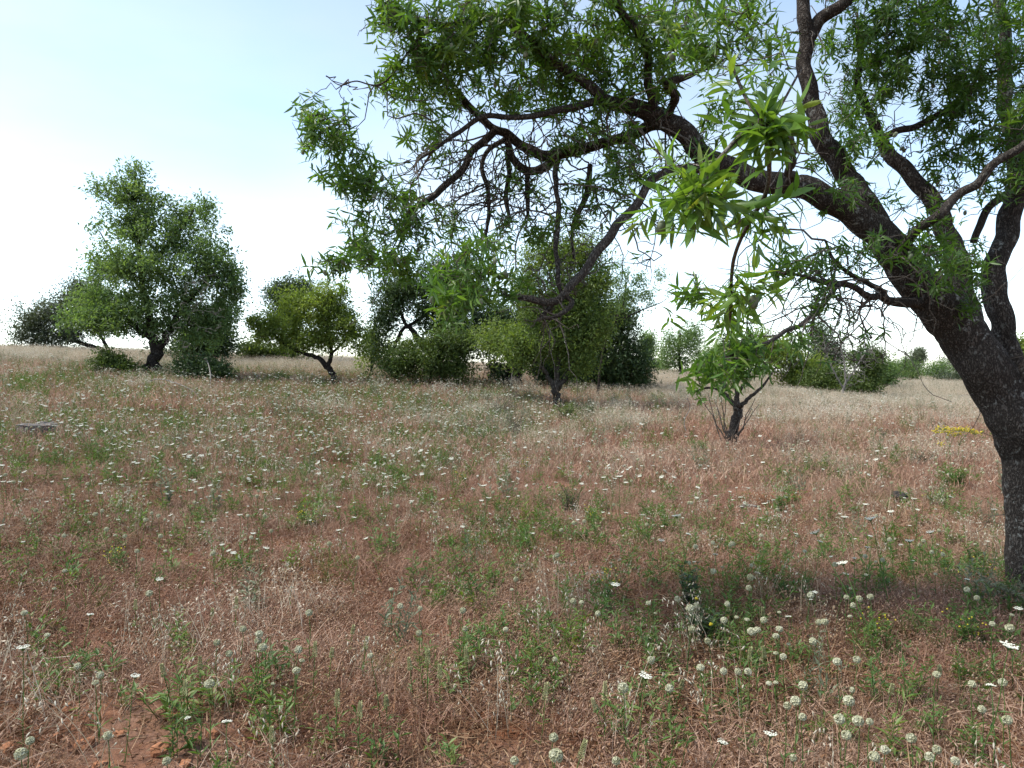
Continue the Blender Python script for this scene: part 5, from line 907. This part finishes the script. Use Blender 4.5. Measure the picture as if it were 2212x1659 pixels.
def stone(name, u, v, w, h, mat, label, group=None, seed=0, sink=.35, cat='stone'):
    r = np.random.default_rng(seed + 3000); p = G(u, v); import bmesh
    b = bmesh.new(); bmesh.ops.create_icosphere(b, subdivisions=3, radius=1)
    off = Vector(r.random(3) * 50)
    for q in b.verts:
        n = mnoise.noise(q.co * 1.1 + off) * .45 + mnoise.noise(q.co * 2.7 + off) * .16 + mnoise.noise(q.co * 7 + off) * .05
        q.co = q.co * (1 + n); q.co = Vector((round(q.co.x * 3.5) / 3.5 * .35 + q.co.x * .65, round(q.co.y * 3.5) / 3.5 * .35 + q.co.y * .65, q.co.z))
        q.co = Vector((q.co.x * w * .5, q.co.y * w * .42, q.co.z * h * .5 + h * (.5 - sink)))
    me = bpy.data.meshes.new(name); b.to_mesh(me); b.free(); me.materials.append(M[mat]); o_ = link(name, me, None, tuple(p)); o_.rotation_euler = (0, 0, r.random() * 6); tag(o_, label, cat, group)
for i, (u, v, w, h) in enumerate([(152, 1538, .075, .055), (120, 1600, .05, .035), (460, 1590, .06, .035), (345, 1632, .075, .06), (185, 1615, .08, .05), (395, 1535, .045, .04), (300, 1497, .05, .035), (335, 1425, .05, .04), (475, 1180, .05, .03), (95, 1655, .06, .04), (215, 1655, .05, .03), (260, 1590, .05, .03), (520, 1612, .04, .03), (60, 1560, .05, .025), (1585, 1625, .05, .04), (400, 1655, .05, .03), (20, 1620, .07, .04), (1460, 1147, .12, .03), (230, 1470, .035, .02), (560, 1500, .03, .02), (1960, 1450, .03, .02), (1925, 1420, .03, .02), (1985, 1415, .025, .02)]):
    stone('stone', u, v, w, h, 'stone', 'rough orange-red stone half sunk in the soil', 'orange-red stones in the soil', i)
stone('charred_clump', 1942, 1082, .22, .14, 'black', 'dark charred lump in the reddish grass', None, 71, .25, 'clump')
def stick(name, label, pts, r0, r1, mat, seed, h=.02):
    r = np.random.default_rng(seed); P = np.array([G(u, v) + [0, 0, hh] for u, v, hh in pts]); b = P[0].copy(); Pc = catmull(P, 26); m = MB(); bark_tube(Pc - b, np.linspace(r0, r1, 26), 7, m, .18, freq=12.0); o_ = link(name, m.mesh(name, M[mat]), None, tuple(b)); tag(o_, label, 'stick')
stick('dead_stick', 'bleached whitish stick lying in the reddish grass', [(1598, 1108, .06), (1612, 1106, .07), (1634, 1108, .07)], .022, .014, 'dead', 1)
stick('dead_stick', 'straight thin pale straw lying across bare soil between green sprouts', [(108, 1452, .07), (165, 1452, .08), (226, 1450, .08)], .0028, .0022, 'oat', 2)
stick('dead_branch', 'arched grey dead branch sticking out of the bush under the tall almond', [(452, 856, .0), (455, 846, .35), (450, 838, .62), (443, 838, .75)], .022, .01, 'dead', 3)
stick('dead_branch', 'long grey fallen branch bowed low over the white flowers', [(300, 842, .1), (340, 846, .28), (380, 856, .3), (420, 868, .2), (440, 878, .02)], .016, .008, 'dead', 4)
stick('dead_branch', 'forked grey cut branch lying in the pale oats behind the thick trunk', [(2100, 872, .3), (2080, 872, .3), (2062, 876, .2), (2042, 884, .05)], .016, .006, 'dead', 5)
stick('dead_branch', 'bare grey branch leaning beside the almond sapling', [(1485, 948, .02), (1478, 944, .3), (1490, 944, .55), (1484, 944, .75)], .012, .005, 'dead', 6)
stick('dead_stick', 'pale upright dead stem before the thick carob trunk', [(1102, 850, .0), (1104, 850, .35), (1108, 850, .75)], .022, .014, 'dead', 7)
stick('dead_stick', 'crooked pale dead stem in front of the olive-green thicket', [(1002, 848, .0), (996, 846, .35), (992, 846, .75)], .014, .008, 'dead', 8)
def brushwood():
    r = np.random.default_rng(9); p = G(1120, 872); root = MB(); n = 70; a = p + np.stack([r.normal(size=n) * .55, r.normal(size=n) * .3, r.random(n) * .08], 1); e = a + np.stack([r.normal(size=n) * .4, r.normal(size=n) * .25, r.uniform(.02, .35, n)], 1); t = np.linspace(0, 1, 5)[None, :, None]
    tubes(a[:, None] + (e - a)[:, None] * t + r.normal(size=(n, 5, 3)) * .03 - p, np.tile(np.linspace(.008, .003, 5), (n, 1)), 4, None, root); o_ = link('brushwood', root.mesh('brushwood', M['dead']), None, tuple(p)); tag(o_, 'heap of grey dead brushwood before the thick carob trunk', 'brushwood', None, 'stuff')
brushwood()
def stump():
    p = G(78, 948); r = np.random.default_rng(12); root = empty('tree_stump', tuple(p), 'weathered grey flat-topped tree stump among white flowers', 'stump'); ns, d = 28, project(*p)[2]
    rad = 38 * d / FPX; H = .2; a = np.arange(ns) * 6.283 / ns; m = MB(); lev = np.linspace(-.06, H, 7); V = []
    prof = 1 + .1 * np.sin(3 * a + 1) + .07 * np.sin(7 * a) + .05 * r.normal(size=ns)
    for z_ in lev: V.append(np.stack([np.cos(a) * rad * prof * (1.05 - .12 * z_ / H), np.sin(a) * rad * .8 * prof * (1.05 - .12 * z_ / H), np.full(ns, z_) + (.01 * np.sin(2 * a + .5) if z_ == H else 0)], 1) + r.normal(size=(ns, 3)) * .008)
    I = np.arange(ns * 7).reshape(7, ns); m.add(np.concatenate(V), [np.stack([I[:-1], np.roll(I[:-1], -1, 1), np.roll(I[1:], -1, 1), I[1:]], -1).reshape(-1, 4)]); link('bark', m.mesh('bark', M['stump']), root)
    m = MB(); top = V[-1] * [1.03, 1.03, 1]; rings = [top + [0, 0, .004]] + [top * [f, f, 1] + [0, 0, .012] + r.normal(size=(ns, 3)) * [0, 0, .007] for f in (.93, .6, .3)]; I = np.arange(ns * 4).reshape(4, ns)
    m.add(np.concatenate(rings + [np.array([[0, 0, H + .012]])]), [np.stack([I[:-1], np.roll(I[:-1], -1, 1), np.roll(I[1:], -1, 1), I[1:]], -1).reshape(-1, 4), np.stack([I[3], np.roll(I[3], -1), np.full(ns, ns * 4)], 1)]); link('cut_top', m.mesh('cut_top', M['stump']), root)
stump()
